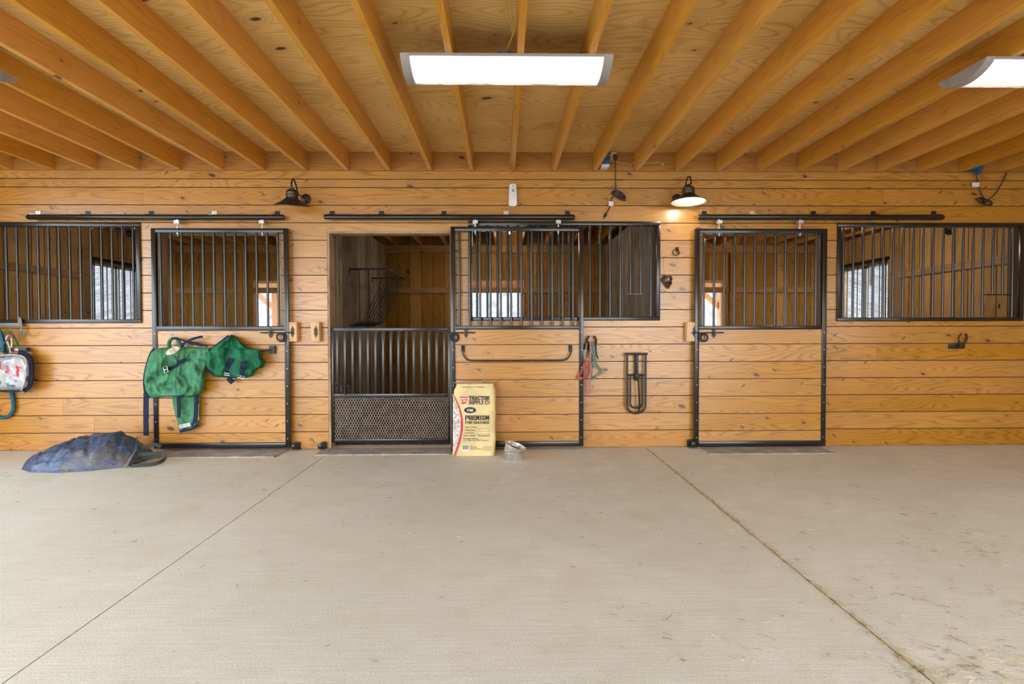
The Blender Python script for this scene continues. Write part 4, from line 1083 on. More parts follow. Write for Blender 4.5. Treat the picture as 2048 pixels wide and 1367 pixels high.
# collar loop and crossed straps on top
mb = MB(); ribbon(mb, [ef(415,285,.05), ef(412,235,.055), ef(440,195,.06), ef(495,192,.06), ef(520,240,.055), ef(560,275,.05)], .024, .02); mb.build('collar_fold', M['dgreen'], t)
mb = MB(); ribbon(mb, [ef(440,190,.075), ef(520,200,.08), ef(610,225,.08), ef(700,240,.07), ef(815,275,.06)], .017, .006)
ribbon(mb, [ef(530,270,.065), ef(600,225,.088), ef(680,190,.085), ef(765,172,.06)], .022, .006); ribbon(mb, [ef(600,230,.07), ef(680,250,.07), ef(760,268,.06)], .02, .006)
mb.build('crossed_straps', M['navy'], t)
# hanging tail of the blanket
tail = [K(*q) for q in ((445,795),(742,790),(738,900),(735,1000),(722,1095),(650,1150),(520,1180),(505,1080),(478,1000),(450,880))]
cushion(MB(), tail, YK, .045, 24, 26, .35, 9, folds=lambda u, v: .4*math.sin(9*u)).build('hanging_tail', M['green'], t, smooth=60)
mb = MB(); ribbon(mb, [ef(508,798,.075), ef(512,900,.075), ef(515,1025,.07)], .030, .006); ribbon(mb, [ef(700,795,.06), ef(695,900,.06), ef(690,1020,.06), ef(668,1120,.055)], .034, .012)
ribbon(mb, [ef(525,1172,.05), ef(600,1155,.055), ef(660,1135,.05), ef(715,1098,.045)], .02, .008); mb.build('tail_stripes', M['navy'], t)
mb = MB(); ribbon(mb, [ef(520,1120,.062), ef(585,1105,.066), ef(640,1092,.062)], .038, .006); ribbon(mb, [ef(722,880,.05), ef(712,960,.05), ef(722,1050,.045)], .012, .006); mb.build('tail_lining', M['lining'], t)
mb = MB(); ribbon(mb, [W(292.5, 785, YK-.02), W(292, 830, YK-.022), W(292.5, 871, YK-.02)], .05, .005, 4); s_ = mb.build('hanging_strap', M['navy'], t, smooth=0)
a = W(292.5, 872, YK-.022); MB().tube([a+Vector((x,0,z)) for x, z in ((-.022,.004),(.022,.004),(.018,-.01),(-.018,-.01))], .003, 6, closed=True).tube([a+Vector((.0,0,-.01)), a+Vector((.004,0,-.026))], .004, 6).build('clip', M['steel'], s_)
# neck cover
hood = [K(*q) for q in ((1065,150),(1130,180),(1190,250),(1260,296),(1385,310),(1400,350),(1385,390),(1425,430),(1408,492),(1340,510),(1290,590),(1200,610),(1100,604),(1000,592),(940,600),(880,590),(860,552),(795,500),(780,430),(800,350),(860,290),(960,220))]
t = thing('blanket_hood', 'darker green neck cover with two navy straps hung on the bar right of the blanket', 'horse blanket hood', (W(470, 720, YK).x, YK-.08, W(470, 765, YK).z), kind='thing')
hf = lambda u, v: .35*math.sin(7*u+3*v)*(1-v*.5)+.25*math.exp(-((u-.55-.1*v)/.06)**2)-.25*math.exp(-((u-.38)/.05)**2)*(v > .3)
cushion(MB(), hood, YK, .13, 50, 40, .3, 5, folds=hf).build('hood_body', M['dgreen'], t, smooth=60)
mb = MB(); ribbon(mb, [ef(1040,165,.06), ef(950,235,.07), ef(868,300,.08), ef(812,370,.08), ef(792,440,.08), ef(812,500,.08), ef(865,550,.07), ef(900,590,.06)], .024, .010); mb.build('edge_binding', M['navy'], t)
TB = bvh_of(bpy.data.objects['hood_body'])
for (xa, xb_, za, zb2, d) in ((1065,1010,400,570,.165), (1195,1168,435,600,.15)):
    mb = MB(); ribbon(mb, [eg(xa+(xb_-xa)*q/6, za+(zb2-14-za)*q/6, .010) for q in range(7)], .05, .008, 3); s_ = mb.build('strap', M['navy'], t)
    a = eg(xb_, zb2-14, .016)-Vector((0,0,.008)); MB().tube([a+Vector((x,0,z)) for x, z in ((-.034,.012),(.034,.004),(.034,-.014),(-.034,-.006))], .004, 6, closed=True).build('buckle', M['steel'], s_)
mb = MB(); ribbon(mb, [ef(1040,600,.06), ef(1055,630,.06), ef(1085,655,.05)], .05, .005); mb.build('hanging_tab', M['navy'], t)

# ------------------------------------------------------------------ blue bag on the floor
def navytarp():
    t = NT('dusty_blue_tarp'); P, c = t.coords()
    n1 = t.noise(P, 3.2, 5, .65); n2 = t.noise(P, 22, 4, .7); n3 = t.noise(t.vmath('MULTIPLY', P, (6, 25, 25)), 1, 4, .6)
    col = t.mix(t.mapr(n2, .35, .7, 0, .7), (.022,.042,.10), (.10,.13,.20))
    col = t.mix(t.mapr(n1, .50, .68, 0, .75), col, (.17,.145,.12))
    h = t.math('ADD', t.math('MULTIPLY', n3, 1.0), t.math('MULTIPLY', n2, .3))
    t.bsdf(col, .42, 0, .5, h, .012, .8); return t.m
M['tarp'] = navytarp()
mb = MB(); NU, NV = 110, 56
XL, XR = -4.19, -3.23
def bagf(u, v):
    x = XL+(XR-XL)*u
    near_ = np.interp(u, [0,.12,.30,.55,.78,.95,1], [-.60,-.76,-.86,-.88,-.82,-.72,-.68])
    far_ = np.interp(u, [0,.08,.30,.60,1], [-.56,-.46,-.32,-.26,-.30])
    hh = np.interp(u, [0,.06,.16,.30,.46,.58,.70,.80,.92,1], [.004,.06,.12,.19,.235,.25,.278,.27,.19,.10])
    a = PI*v
    yy = near_+(far_-near_)*(.5-.5*math.cos(a)); s = max(0, math.sin(a))
    prof = s**.85
    # crest sits towards the wall
    prof *= .72+.28*math.sin(PI*min(1, v*.75+.05))
    z = hh*prof
    cr = 0
    for k, (cu, sl, wd_, am) in enumerate(((.47,.10,.010,.045),(.32,.55,.014,.030),(.60,-.5,.014,.028),(.75,.8,.012,.022),(.20,-.5,.012,.02),(.86,-.2,.012,.03),(.55,1.2,.012,.02))):
        cr -= .55*am*math.exp(-((u-cu-sl*(v-.45))/wd_/1.6)**2)
    n = noise.noise(Vector((x*5, yy*5, 3)))*.02+noise.noise(Vector((x*30, yy*18, 4)))*.006+noise.noise(Vector((x*14, yy*14, 7)))*.014+abs(noise.noise(Vector((x*9, yy*9, 1))))*-.02
    z = max(.002, z+(n+cr)*min(1, s*1.4)*min(1, hh/.1))
    x += .03*noise.noise(Vector((yy*4, z*6, 2)))
    return Vector((x, yy, z))
Vg = mb.grid(bagf, NU, NV)
for col_ in (Vg[0], Vg[-1]):
    try: mb.bm.faces.new(col_)
    except ValueError: pass
t = thing('feed_bag', 'dusty blue tarpaulin bag lying on the floor at the left wall', 'bag', (-3.65, -.6, 0), kind='thing')
mb.build('bag_body', M['tarp'], t, smooth=50)
# open flap at the right end and the webbing handle
mb = MB(); fl = [(-3.30,-.42,.245), (-3.215,-.40,.27), (-3.17,-.46,.20), (-3.12,-.55,.12), (-3.10,-.66,.03), (-3.13,-.72,.01), (-3.2,-.70,.05)]
ribbon(mb, [(-3.33,-.42,.20), (-3.28,-.50,.17), (-3.235,-.58,.12), (-3.22,-.66,.08), (-3.215,-.72,.035), (-3.22,-.745,.008)], .026, .006); mb.build('hem', M['tarp'], t)
mb = MB(); ribbon(mb, [(-3.280,-.60,.08), (-3.190,-.60,.085), (-3.090,-.58,.09), (-3.010,-.56,.085), (-2.975,-.60,.045), (-3.010,-.66,.022), (-3.110,-.70,.014), (-3.190,-.71,.012)], .032, .006)
ribbon(mb, [(-3.290,-.52,.10), (-3.220,-.48,.13), (-3.150,-.45,.145), (-3.100,-.44,.12)], .035, .006); ribbon(mb, [(-3.260,-.56,.06), (-3.160,-.55,.055), (-3.070,-.53,.07)], .04, .006)
mb.build('carry_strap', M['rubber'], t)

# ------------------------------------------------------------------ sack of shavings
YS = -.366
B_ = lambda zx, zy, d=0: W(880+zx/6.835, 740+zy/6.835, YS-d)
x0, x1 = B_(180, 700).x, B_(757, 700).x; zt_ = B_(450, 195).z; D_ = .22
t = thing('shavings_sack', 'yellow paper sack of pine shavings with black lettering, standing on the floor', 'sack', ((x0+x1)/2, YS+D_/2, 0), kind='thing')
mb = MB(); NH = 40; NA = 64
def sackring(k):
    v = k/NH; z = .002+zt_*v; ring = []
    sq = 1-.10*max(0, v-.9)/.1-.05*max(0, .05-v)/.05
    dd = D_*(1-.32*max(0, v-.80)/.2)*(1-.05*max(0, .06-v)/.06)
    for j in range(NA):
        a = 2*PI*j/NA; c_, s_ = math.cos(a), math.sin(a); n_ = 9
        r = (abs(c_)**n_+abs(s_)**n_)**(-1/n_)
        x = (x0+x1)/2+c_*r*(x1-x0)/2*sq*(1+.008*math.sin(v*21+3*(c_ > 0)))
        yl = s_*r*dd/2
        y = YS+D_/2+yl
        if s_*r > -.9: y += .006*noise.noise(Vector((x*9, z*9, a)))
        xx = x+(.004*noise.noise(Vector((z*14, a*2, 1))) if abs(c_*r) > .9 else 0)
        if v > .9 and c_ < -.6: xx += (v-.9)*.28*.5
        ring.append(mb.bm.verts.new((xx, y+.01*v, z)))
    return ring
rings = [sackring(k) for k in range(NH+1)]
for A, B in zip(rings, rings[1:]):
    for j in range(NA): mb.bm.faces.new((A[j], A[(j+1) % NA], B[(j+1) % NA], B[j]))
mb.bm.faces.new(rings[0]); top_ = rings[-1]; ct = mb.bm.verts.new(((x0+x1)/2, YS+D_/2, zt_+.008))
for j in range(NA): mb.bm.faces.new((top_[j], top_[(j+1) % NA], ct))
mb.build('sack_body', M['paper'], t, smooth=50)
FP = YS-.0032        # print plane just proud of the paper
def bp(zx, zy, e=0):
    q = W(880+zx/6.835, 740+zy/6.835, YS); return Vector((q.x, FP+.010*q.z/zt_-e, q.z))
def flat(mb, pts, th=.0012):
    return mb.poly(pts, (0, th, 0))
# red swoosh and the printed shavings left of it
def arc(zy, o): # x of the arc centre line
    v = (zy-325)/(1170-325); return 172+ (292-172)*max(0, math.sin(PI*min(1, max(0, v))**.93))**.95+ (22*v)+o
ys_ = [325+(1170-325)*i/26 for i in range(27)]
wdt = [4+26*max(0, math.sin(PI*i/26))**.5*(1-.35*abs(i-13)/13)+ (10 if i > 18 else 0) for i in range(27)]
mb = MB()
for i in range(26):
    a, b = ys_[i], ys_[i+1]
    flat(mb, [bp(arc(a,-wdt[i]*.6), a, .0006), bp(arc(a,wdt[i]*.4), a, .0006), bp(arc(b,wdt[i+1]*.4), b, .0006), bp(arc(b,-wdt[i+1]*.6), b, .0006)])
mb.build('red_swoosh', M['redink'], t, smooth=0)
mb = MB()
for i in range(26):
    a, b = ys_[i], ys_[i+1]; L = 176
    flat(mb, [bp(min(L, arc(a,-8)-1), a), bp(arc(a,-8), a), bp(arc(b,-8), b), bp(min(L, arc(b,-8)-1), b)])
mb.build('printed_shavings', M['chips'], t, smooth=0)
# slab serif lettering drawn as strokes on a 5 x 7 grid
GL = {'T':[(0,7,5,7),(2.5,0,2.5,7),(1.4,0,3.6,0),(0,7,0,5.4),(5,7,5,5.4)],
 'R':[(.8,0,.8,7),(0,0,1.8,0),(0,7,3.6,7),(3.6,7,4.6,6.2),(4.6,6.2,4.6,4.6),(4.6,4.6,3.6,3.7),(3.6,3.7,.8,3.7),(2.8,3.7,4.6,0),(3.8,0,5.2,0)],
 'A':[(.7,0,2.5,7),(2.5,7,4.3,0),(1.3,2.4,3.7,2.4),(0,0,1.5,0),(3.5,0,5,0),(1.7,7,2.5,7)],
 'C':[(4.6,5.2,4.6,7),(4.4,6,3.4,7),(3.4,7,1.6,7),(1.6,7,.5,5.8),(.5,5.8,.5,1.2),(.5,1.2,1.6,0),(1.6,0,3.6,0),(3.6,0,4.6,1.4)],
 'O':[(1.6,7,3.4,7),(3.4,7,4.5,5.8),(4.5,5.8,4.5,1.2),(4.5,1.2,3.4,0),(3.4,0,1.6,0),(1.6,0,.5,1.2),(.5,1.2,.5,5.8),(.5,5.8,1.6,7)],
 'S':[(4.4,5.2,4.4,7),(4.2,6.2,3.2,7),(3.2,7,1.6,7),(1.6,7,.6,6.2),(.6,6.2,.6,4.6),(.6,4.6,4.4,2.6),(4.4,2.6,4.4,1),(4.4,1,3.4,0),(3.4,0,1.6,0),(1.6,0,.6,1),(.6,0,.6,1.8)],
 'U':[(.8,7,.8,1.2),(.8,1.2,1.8,0),(1.8,0,3.2,0),(3.2,0,4.2,1.2),(4.2,1.2,4.2,7),(0,7,1.7,7),(3.3,7,5,7)],
 'P':[(.8,0,.8,7),(0,0,1.9,0),(0,7,3.6,7),(3.6,7,4.6,6.1),(4.6,6.1,4.6,4.4),(4.6,4.4,3.6,3.4),(3.6,3.4,.8,3.4)],
 'L':[(1,0,1,7),(.2,7,1.9,7),(.2,0,4.6,0),(4.6,0,4.6,1.8)],
 'Y':[(.6,7,2.5,3.6),(4.4,7,2.5,3.6),(2.5,3.6,2.5,0),(1.5,0,3.5,0),(0,7,1.4,7),(3.6,7,5,7)],
 'E':[(.9,0,.9,7),(.1,7,4.4,7),(.1,0,4.6,0),(.9,3.6,3.4,3.6),(4.4,7,4.4,5.4),(4.6,0,4.6,1.7),(3.4,4.4,3.4,2.8)],
 'M':[(.7,0,.7,7),(.7,7,2.5,2.4),(2.5,2.4,4.3,7),(4.3,7,4.3,0),(0,0,1.4,0),(3.6,0,5,0),(0,7,.7,7),(4.3,7,5,7)],
 'I':[(2.5,0,2.5,7),(1.5,0,3.5,0),(1.5,7,3.5,7)],
 'N':[(.8,0,.8,7),(.8,7,4.2,0),(4.2,0,4.2,7),(0,0,1.6,0),(3.5,7,5,7),(0,7,.8,7)],
 'H':[(.8,0,.8,7),(4.2,0,4.2,7),(.8,3.6,4.2,3.6),(0,0,1.6,0),(0,7,1.6,7),(3.4,0,5,0),(3.4,7,5,7)],
 'V':[(.7,7,2.5,0),(2.5,0,4.3,7),(0,7,1.4,7),(3.6,7,5,7)],
 'G':[(4.5,5.2,4.5,7),(4.3,6.2,3.3,7),(3.3,7,1.6,7),(1.6,7,.5,5.8),(.5,5.8,.5,1.2),(.5,1.2,1.6,0),(1.6,0,3.6,0),(3.6,0,4.4,.8),(4.4,0,4.4,3),(3.2,3,5,3)],
 'F':[(.9,0,.9,7),(.1,7,4.5,7),(.1,0,2,0),(.9,3.6,3.4,3.6),(4.5,7,4.5,5.4)]}
def slab(name, txt, zx0, zx1, zy0, zy1, mat, parent, th=1.25, e=.0012):
    mb = MB(); adv = [6.0 if ch not in ' I' else (3.0 if ch == ' ' else 4.2) for ch in txt]; tot = sum(adv)-1.0; x = 0
    P = lambda gx, gy: bp(zx0+(zx1-zx0)*gx/tot, zy1+(zy0-zy1)*(gy+.3)/7.6, e)
    sx = (zx1-zx0)/tot/6.835/215; sz = (zy1-zy0)/7.6/6.835/215
    for ch, ad in zip(txt, adv):
        o = x-(1.0 if ch == 'I' else 0)
        for (a, b, c, d) in GL.get(ch, []):
            hor = abs(b-d) < .01
            p, q = P(o+a, b), P(o+c, d)
            v = q-p; L_ = v.length; v.normalize(); ext = .35*sz if not hor else .35*sx
            w_ = (th*.72*sz if hor else th*sx*1.15)
            mb.obox(p-v*ext, q+v*ext, w_, .001, (0,-1,0))
        x += ad
    return mb.build(name, mat, parent, smooth=0)
slab('lettering_tractor', 'TRACTOR', 397, 672, 355, 406, M['ink'], t, 1.5)
slab('lettering_supply_co', 'SUPPLY C', 395, 645, 415, 466, M['ink'], t, 1.5)
slab('lettering_raised_o', 'O', 652, 678, 420, 446, M['ink'], t, 1.3)
flat(MB(), [bp(652,455), bp(678,455), bp(678,462), bp(652,462)]).build('lettering_underline', M['ink'], t, smooth=0)
slab('lettering_premium', 'PREMIUM', 343, 671, 620, 681, M['ink'], t, 1.6)
slab('lettering_pine_shavings', 'PINE SHAVINGS', 345, 671, 697, 732, M['ink2'], t, 1.35)
lg = flat(MB(), [bp(270,360,.0004), bp(378,365,.0004), bp(356,452,.0004), bp(300,464,.0004)]).build('logo_shield', M['redink'], t, smooth=0)
slab('lettering_tsc', 'TSC', 286, 366, 378, 432, M['whiteink'], t, 1.2, .0024)
flat(MB(), [bp(410+82*math.cos(a), 546+42*math.sin(a), .0004) for a in [i*2*PI/32 for i in range(32)]]).build('black_oval', M['ink'], t, smooth=0)
slab('lettering_fine', 'FINE', 370, 452, 532, 562, M['whiteink'], t, 1.4, .0024)
def text(txt, zx0, zx1, zy0, zy1, mat, parent, name='lettering'):
    cu = bpy.data.curves.new(name, 'FONT'); cu.body = txt; cu.offset = .012; cu.extrude = .0; ob = bpy.data.objects.new(name, cu); COL.objects.link(ob)
    dg = bpy.context.evaluated_depsgraph_get(); me = bpy.data.meshes.new_from_object(ob.evaluated_get(dg)); bpy.data.objects.remove(ob)
    xs = [v.co.x for v in me.vertices]; zs = [v.co.y for v in me.vertices]; a, b, c, d = min(xs), max(xs), min(zs), max(zs)
    o = worldloc(parent)
    for v in me.vertices:
        v.co = bp(zx0+(zx1-zx0)*(v.co.x-a)/(b-a), zy1+(zy0-zy1)*(v.co.y-c)/(d-c), .0008)-o
    me.materials.clear(); me.materials.append(mat); me.name = name
    ob = bpy.data.objects.new(name, me); COL.objects.link(ob); ob.parent = parent; return ob
for s_, a, b, c, d in (('Easy Clean',343,505,768,792),('Absorbent',343,485,806,828),('Low Dust',337,465,842,864),('Less Waste - Economical',325,680,878,902),('Provides Volume',318,520,920,944),('5.2 Cubic Feet (150.7 Liters)',318,660,948,972)):
    text(s_, a, b, c, d, M['ink2'], t)
mb = MB()
for zy, a, b in ((797,505,695),(832,490,695),(868,470,695)): flat(mb, [bp(a,zy), bp(b,zy), bp(b,zy+2.5), bp(a,zy+2.5)])
r_ = random.Random(3)
for k in range(5):
    zy = 1035+k*11; x = 412
    while x < (500 if k < 3 else 555): w_ = r_.uniform(6, 22); flat(mb, [bp(x,zy), bp(x+w_,zy), bp(x+w_,zy+4), bp(x,zy+4)]); x += w_+4
for k in range(6):
    zy = 1038+k*11; flat(mb, [bp(582,zy), bp(703,zy), bp(703,zy+2), bp(582,zy+2)])
x = 290
while x < 600: w_ = r_.uniform(5, 20); flat(mb, [bp(x,226+r_.uniform(-2,2)), bp(x+w_,226), bp(x+w_,234), bp(x,234)]); x += w_+5
mb.build('small_print', M['ink2'], t, smooth=0)
bc = flat(MB(), [bp(300,1015,.0002), bp(398,1015,.0002), bp(398,1100,.0002), bp(320,1103,.0002), bp(300,1085,.0002)]).build('barcode_label', M['whiteink'], t, smooth=0)
mb = MB(); x = 310
while x < 386: w_ = r_.choice([2.5,4,6]); flat(mb, [bp(x,1022,.0016), bp(x+w_,1022,.0016), bp(x+w_,1082,.0016), bp(x,1082,.0016)]); x += w_+r_.choice([3,4,5])
mb.build('barcode_bars', M['ink'], t, smooth=0)
mb = MB()
for k in range(9):
    a = B_(175+k*48, 178+R.uniform(-12, 14), -.02+R.uniform(-.01,.02)); mb.tube(smoothpts([a, a+Vector((R.uniform(.01,.05), R.uniform(-.02,.02), R.uniform(-.01,.02))), a+Vector((R.uniform(.03,.09), 0, R.uniform(-.02,.02)))], 4), .0018, 5)
mb.build('torn_paper_edge', M['chips'], t)

# ------------------------------------------------------------------ steel bowls
c = WZ(1026, 914, 0); bx, by, br = c.x+.005, -.50, .098
def bowl(name, label, cx, cy, cz, r, h, ax):
    pr = [(0,0),(r*.80,0),(r*.84,.006),(r*.93,h*.9),(r*.97,h*.97),(r*1.03,h),(r*1.03,h-.005),(r*.99,h-.002),(r*.90,h*.85),(r*.80,.010),(0,.008)]
    pr = [(0,0),(r*.80,0),(r*.84,.006),(r*.93,h*.93),(r*1.05,h*.97),(r*1.05,h),(r*.92,h),(r*.81,.010),(0,.009)]
    return MB().lathe(pr, (cx, cy, cz), ax, 40)
o = bowl('', '', bx, by, 0, br*.95, .072, (0,0,1)).build('feed_bowl', M['stain']); tag(o, 'stainless bowl flat on the floor, the lower of the two', 'bowl', 'feed bowls beside the sack', 'thing')
t = thing('feed_bowl', 'stainless bowl tilted on top of the other bowl, dirty inside', 'bowl', (bx, by, .05), 'feed bowls beside the sack', 'thing')
ax = Vector((.36, -.10, 1)).normalized()
bowl('', '', bx-.012, by, .052, br, .085, ax).build('bowl_shell', M['stain'], t)
MB().lathe([(0,0),(br*.85,0),(br*.85,.001),(0,.001)], Vector((bx-.012, by, .052))+ax*.045, ax, 30).build('feed_residue', plain('feed_residue', (.16,.055,.02), .8, vary=.5, vscale=60), t)

# ------------------------------------------------------------------ left edge: hook rack, mesh bag, teal rope, brush
t = thing('hook_rack', 'grey metal hook rack hung over the left grille', 'hook rack', (W(20, 660, -.05).x, -.03, W(20, 668, 0).z), kind='thing')
X = lambda zx, zy, y: W(zx/5.693, 620+zy/5.693, y)
a0 = X(-250, 165, -.03); a1 = X(250, 165, -.03)
mb = MB().box(a0.x, a1.x, -.034, -.026, X(0,185,-.03).z, X(0,145,-.03).z); mb.build('rail', M['rackgrey'], t, bevel=.001)
for zx in (-120, 235):
    mb = MB(); p = [X(zx, 150, -.03)]
    ribbon(mb, [X(zx-15,150,-.036), X(zx-18,110,-.036), X(zx-5,80,-.03), X(zx+15,78,-.0), X(zx+18,92,.03)], .026, .005)
    ribbon(mb, [X(zx+0,100,-.04), X(zx+10,180,-.045), X(zx+10,250,-.045), X(zx+30,295,-.07), X(zx+45,270,-.09), X(zx+48,235,-.095)], .018, .005)
    mb.build('hook', M['rackgrey'], t)
mb = MB()
ribbon(mb, [X(125,190,-.045), X(120,240,-.06), X(135,285,-.08), X(150,250,-.09)], .016, .005); mb.build('hook', M['rackgrey'], t)
bt = thing('grooming_bag', 'clear plastic bag with navy sides stuffed with white, green and red gear, left edge', 'bag', (X(150,700,-.08).x, -.08, X(150,925,-.08).z), kind='thing')
def patch():
    t = NT('bag_contents'); P, c = t.coords(); vo = t.n('ShaderNodeTexVoronoi'); vo.inputs['Scale'].default_value = 11
    wv = t.noise(P, 9, 3, .6, out=1); t.put(vo.inputs['Vector'], t.vmath('ADD', P, t.vmath('MULTIPLY', wv, (.12,.12,.12))))
    sc_ = t.n('ShaderNodeSeparateColor'); t.put(sc_.inputs[0], vo.outputs['Color']); rp = t.n('ShaderNodeValToRGB'); t.put(rp.inputs[0], sc_.outputs[0])
    els = rp.color_ramp; els.interpolation = 'CONSTANT'; els.elements[0].color = (.42,.44,.47,1); els.elements[1].position = .5; els.elements[1].color = (.30,.34,.40,1)
    for p_, c_ in ((.62,(.05,.20,.12,1)),(.70,(.46,.50,.55,1)),(.82,(.55,.05,.09,1)),(.88,(.10,.16,.28,1))): e = els.elements.new(p_); e.color = c_
    n = t.noise(P, 45, 3, .6)
    t.bsdf(rp.outputs[0], .18, 0, .6, n, .004, .8, Coat_Weight=.6); return t.m
XO = lambda *L: [(zx/5.693, 620+zy/5.693) for zx, zy in L]
out = XO((-260,500),(0,500),(120,482),(230,490),(300,520),(350,560),(370,620),(368,720),(362,820),(345,870),(300,905),(240,920),(100,928),(-260,930))
cushion(MB(), out, -.012, .15, 44, 34, .10, 12, edge=.6).build('bag_shell', patch(), bt, smooth=60)
mb = MB(); ribbon(mb, [X(215,495,-.085), X(290,515,-.11), X(335,570,-.12), X(345,650,-.125), X(342,760,-.125), X(325,850,-.12), X(270,905,-.10)], .062, .016); mb.build('side_panel', M['navy'], bt)
mb = MB(); mb.tube(smoothpts([X(-100,515,-.172), X(120,508,-.175), X(240,520,-.172), X(292,560,-.17), X(298,650,-.17), X(285,780,-.17), X(262,870,-.168), X(240,912,-.15)], 6), .007, 6); mb.build('zip_piping', M['lining'], bt)
mb = MB(); ribbon(mb, [X(-100,922,-.15), X(60,920,-.15), X(180,925,-.14), X(270,905,-.12)], .02, .01); mb.build('lower_binding', M['navy'], bt)
mb = MB(); ribbon(mb, [X(120,485,-.09), X(100,400,-.08), X(70,330,-.08), X(90,290,-.085), X(120,300,-.085), X(135,360,-.08), X(125,440,-.08)], .014, .005); mb.build('handle', M['lining'], bt)
M['tealrope'] = plain('teal_rope', (.012,.10,.15), .8, vary=.3, vscale=90, bump=.002, bscale=200)
mb = MB(); mb.tube(smoothpts([X(-40,230,-.06), X(10,260,-.06), X(40,360,-.05), X(60,480,-.03), X(110,700,-.015), X(125,900,-.02), X(150,1040,-.03), X(150,1130,-.03), X(110,1195,-.03), X(40,1222,-.03), X(-40,1210,-.03), X(-90,1150,-.03)], 8), .017, 10)
tag(mb.build('lead_rope', M['tealrope'], smooth=60), 'thick teal lead rope looping below the bag at the left edge', 'rope')
mb = MB(); ribbon(mb, [X(-20,200,-.07), X(10,300,-.075), X(30,400,-.075), X(20,480,-.07)], .03, .008); ribbon(mb, [X(0,440,-.08), X(60,360,-.085), X(120,300,-.085)], .01, .004)
tag(mb.build('webbing_halter', M['tealrope']), 'blue webbing halter strap hanging on the hook rack', 'halter')
bs = thing('hoof_pick_brush', 'dark green handled brush hanging sideways above the clear bag', 'brush', (X(220,440,-.06).x, -.06, X(220,470,-.06).z), kind='thing')
a, b = X(115,445,-.06), X(325,445,-.06)
MB().box(a.x, b.x, -.085, -.04, X(0,470,-.06).z, X(0,425,-.06).z).build('brush_head', M['blackm'], bs, bevel=.006)
MB().tube(smoothpts([X(215,410,-.07), X(180,340,-.075), X(140,280,-.08), X(95,245,-.08), X(50,255,-.075)], 6), .008, 8).build('handle', M['dgreen'], bs)
MB().box(X(195,440,-.06).x, X(235,440,-.06).x, -.088, -.06, X(0,462,-.06).z, X(0,432,-.06).z).build('label_patch', M['lining'], bs)
tag(MB().tube(smoothpts([X(100,290,-.09), X(125,275,-.095), X(150,300,-.09), X(125,310,-.09), X(100,290,-.09)], 5), .005, 6).build('cord_loop', M['red']), 'small red cord loop tied on the hook rack', 'cord')

# ------------------------------------------------------------------ straw, hay and dirt on the floor
mb = MB(); r_ = random.Random(11)
def stalk(x, y, L, a, w=.0016, curl=0.0):
    pts = []
    for i in range(4):
        s = (i/3-.5)*L; aa = a+curl*(i/3-.5)
        pts.append(Vector((x+math.cos(aa)*s, y+math.sin(aa)*s, .0022+.004*math.sin(PI*i/3)*abs(curl))))
    mb.tube(pts, w, 4)
cl = [(4.1,-1.9,.22),(4.6,-2.2,.2),(3.9,-2.7,.3),(4.3,-2.0,.2),(3.3,-3.0,.35),(2.9,-3.4,.35),(2.0,-3.3,.4),(2.6,-3.6,.25),(2.9,-2.6,.5),(1.7,-2.9,.4),(2.2,-2.4,.5),(3.5,-2.3,.5),(-.3,-2.6,.5),(-3.3,-1.6,.4)]
for px_, py_, sp_, n_ in ((1935,1072,.07,50),(1995,1108,.10,60),(2030,1345,.16,170),(1985,1300,.16,90),(1925,1330,.14,80),(1850,1345,.07,50),(1900,1100,.25,40),(1840,1180,.22,40),(1930,1190,.22,40),(1500,1280,.22,40),(1600,1110,.30,40),(1420,1230,.25,30),(1700,1280,.25,30),(1990,1210,.2,40)):
    q_ = WZ(px_, py_)
    for k in range(int(n_*.55)): stalk(q_.x+r_.gauss(0, sp_*1.4), q_.y+r_.gauss(0, sp_*.6), r_.uniform(.012, .07), r_.gauss(-.45, .6), r_.uniform(.0005, .0013), r_.uniform(-1, 1))
for cx, cy, sp_ in []:
    for k in range(26 if cx > 1 else 8):
        stalk(cx+r_.gauss(0, sp_), cy+r_.gauss(0, sp_*.6), r_.uniform(.015, .085), r_.gauss(.0, .8)-.5*(cx > 1), r_.uniform(.0010, .0024), r_.uniform(-1, 1))
for k in range(520):
    x = r_.uniform(-4.6, 4.9); y = -abs(r_.gauss(0, 1.8))-.05
    if y < -4: continue
    if x < 0 and r_.random() < .45: continue
    stalk(x, y, r_.uniform(.01, .06), r_.uniform(0, PI), r_.uniform(.0007, .0014), r_.uniform(-1.3, 1.3))
M['straw'] = plain('straw', (.40,.32,.20), .7, vary=.7, vscale=12)
o = mb.build('straw', M['straw'], loc=(0,0,0), smooth=0); tag(o, 'loose straw and hay stalks scattered over the concrete floor', 'straw', kind='stuff')
mb = MB()
for k in range(200):
    x = r_.uniform(-4.8, 4.9); y = -abs(r_.gauss(0, 1.6))-.05
    if y > -4: stalk(x, y, r_.uniform(.006, .035), r_.gauss(.5, .3), r_.uniform(.0006, .0013), r_.uniform(-1.3, 1.3))
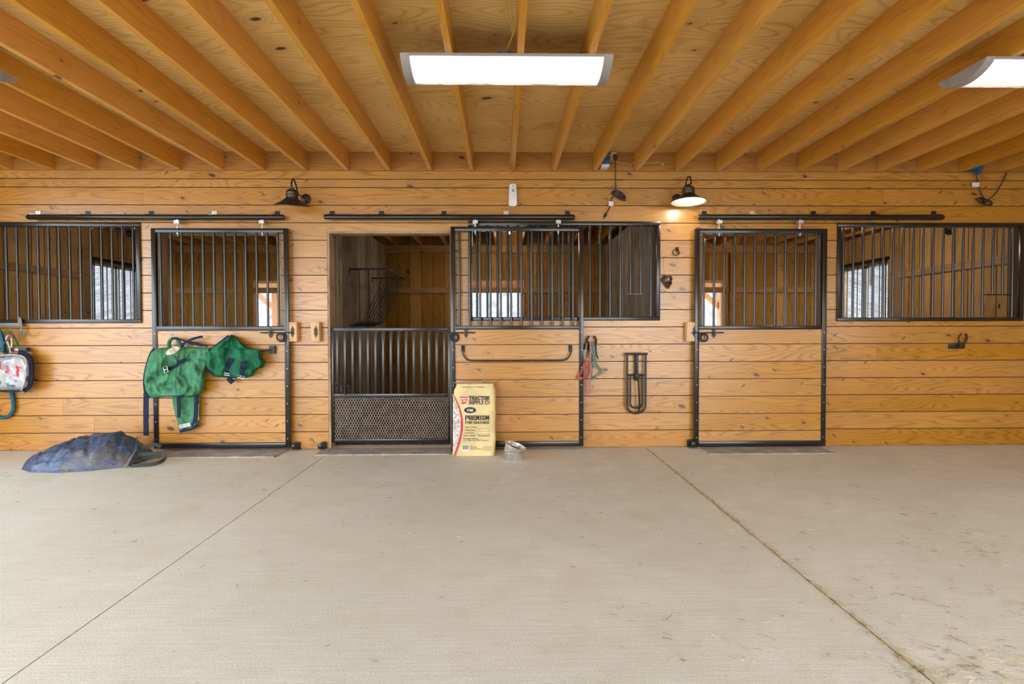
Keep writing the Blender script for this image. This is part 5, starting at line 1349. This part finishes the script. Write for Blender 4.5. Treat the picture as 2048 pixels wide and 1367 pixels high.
tag(mb.build('chaff', plain('dark_chaff', (.17,.12,.07), .9), loc=(0,0,0), smooth=0), 'dark bits of chaff strewn over the concrete floor', 'chaff', kind='stuff')
mb = MB()
for k in range(560):
    u = r_.random(); y = -3.9*u**.8-.1; x = 1.424+r_.gauss(0, .006+.012*u)
    a = PI/2+r_.gauss(0, .22); stalk(x, y, r_.uniform(.01, .05), a, r_.uniform(.0005, .0010), r_.uniform(-1, 1))
for k in range(150):
    stalk(r_.uniform(-1.7,-.45), -.02-abs(r_.gauss(0,.05)), r_.uniform(.008,.03), r_.uniform(0,PI), .002)
M['straw2'] = plain('joint_debris', (.42,.30,.13), .8, vary=.5, vscale=30)
o = mb.build('hay_debris', M['straw2'], loc=(0,0,0), smooth=0); tag(o, 'brown hay debris gathered in the right floor joint and at the doorway', 'hay debris', kind='stuff')
mb = MB(); mb.box(jx[1]-.0055, jx[1]+.0055, -7, -.03, -.012, -.0015); tag(mb.build('joint_filler', plain('joint_sand', (.36,.25,.11), .9, vary=.4, vscale=40), smooth=0), 'sandy brown filling in the right floor joint', 'filler', kind='stuff')
mb = MB()
for k in range(120):
    x = r_.uniform(-1.68,-.5); y = r_.uniform(-.02,.14); z = .001
    mb.obox((x, y, .004), (x+r_.uniform(-.02,.02), y+r_.uniform(-.01,.01), .008), r_.uniform(.005,.012), .0015, (0,0,1))
tag(mb.build('wood_shavings', plain('pale_shavings', (.62,.45,.26), .7, vary=.3, vscale=30), loc=(-1.1,.05,0), smooth=0), 'pale wood shavings spilled at the sill of the open doorway', 'shavings', kind='stuff')

# ------------------------------------------------------------------ view
SC.view_settings.view_transform = 'Standard'; SC.view_settings.look = 'None'; SC.view_settings.gamma = 1
SC.view_settings.use_curve_mapping = False
SC.view_settings.exposure = 0.80
SC.cycles.use_denoising = True
SC.cycles.use_adaptive_sampling = True; SC.cycles.adaptive_threshold = .02; SC.cycles.max_bounces = 8; SC.cycles.diffuse_bounces = 5; SC.cycles.transparent_max_bounces = 12
SC.cycles.sample_clamp_indirect = 8
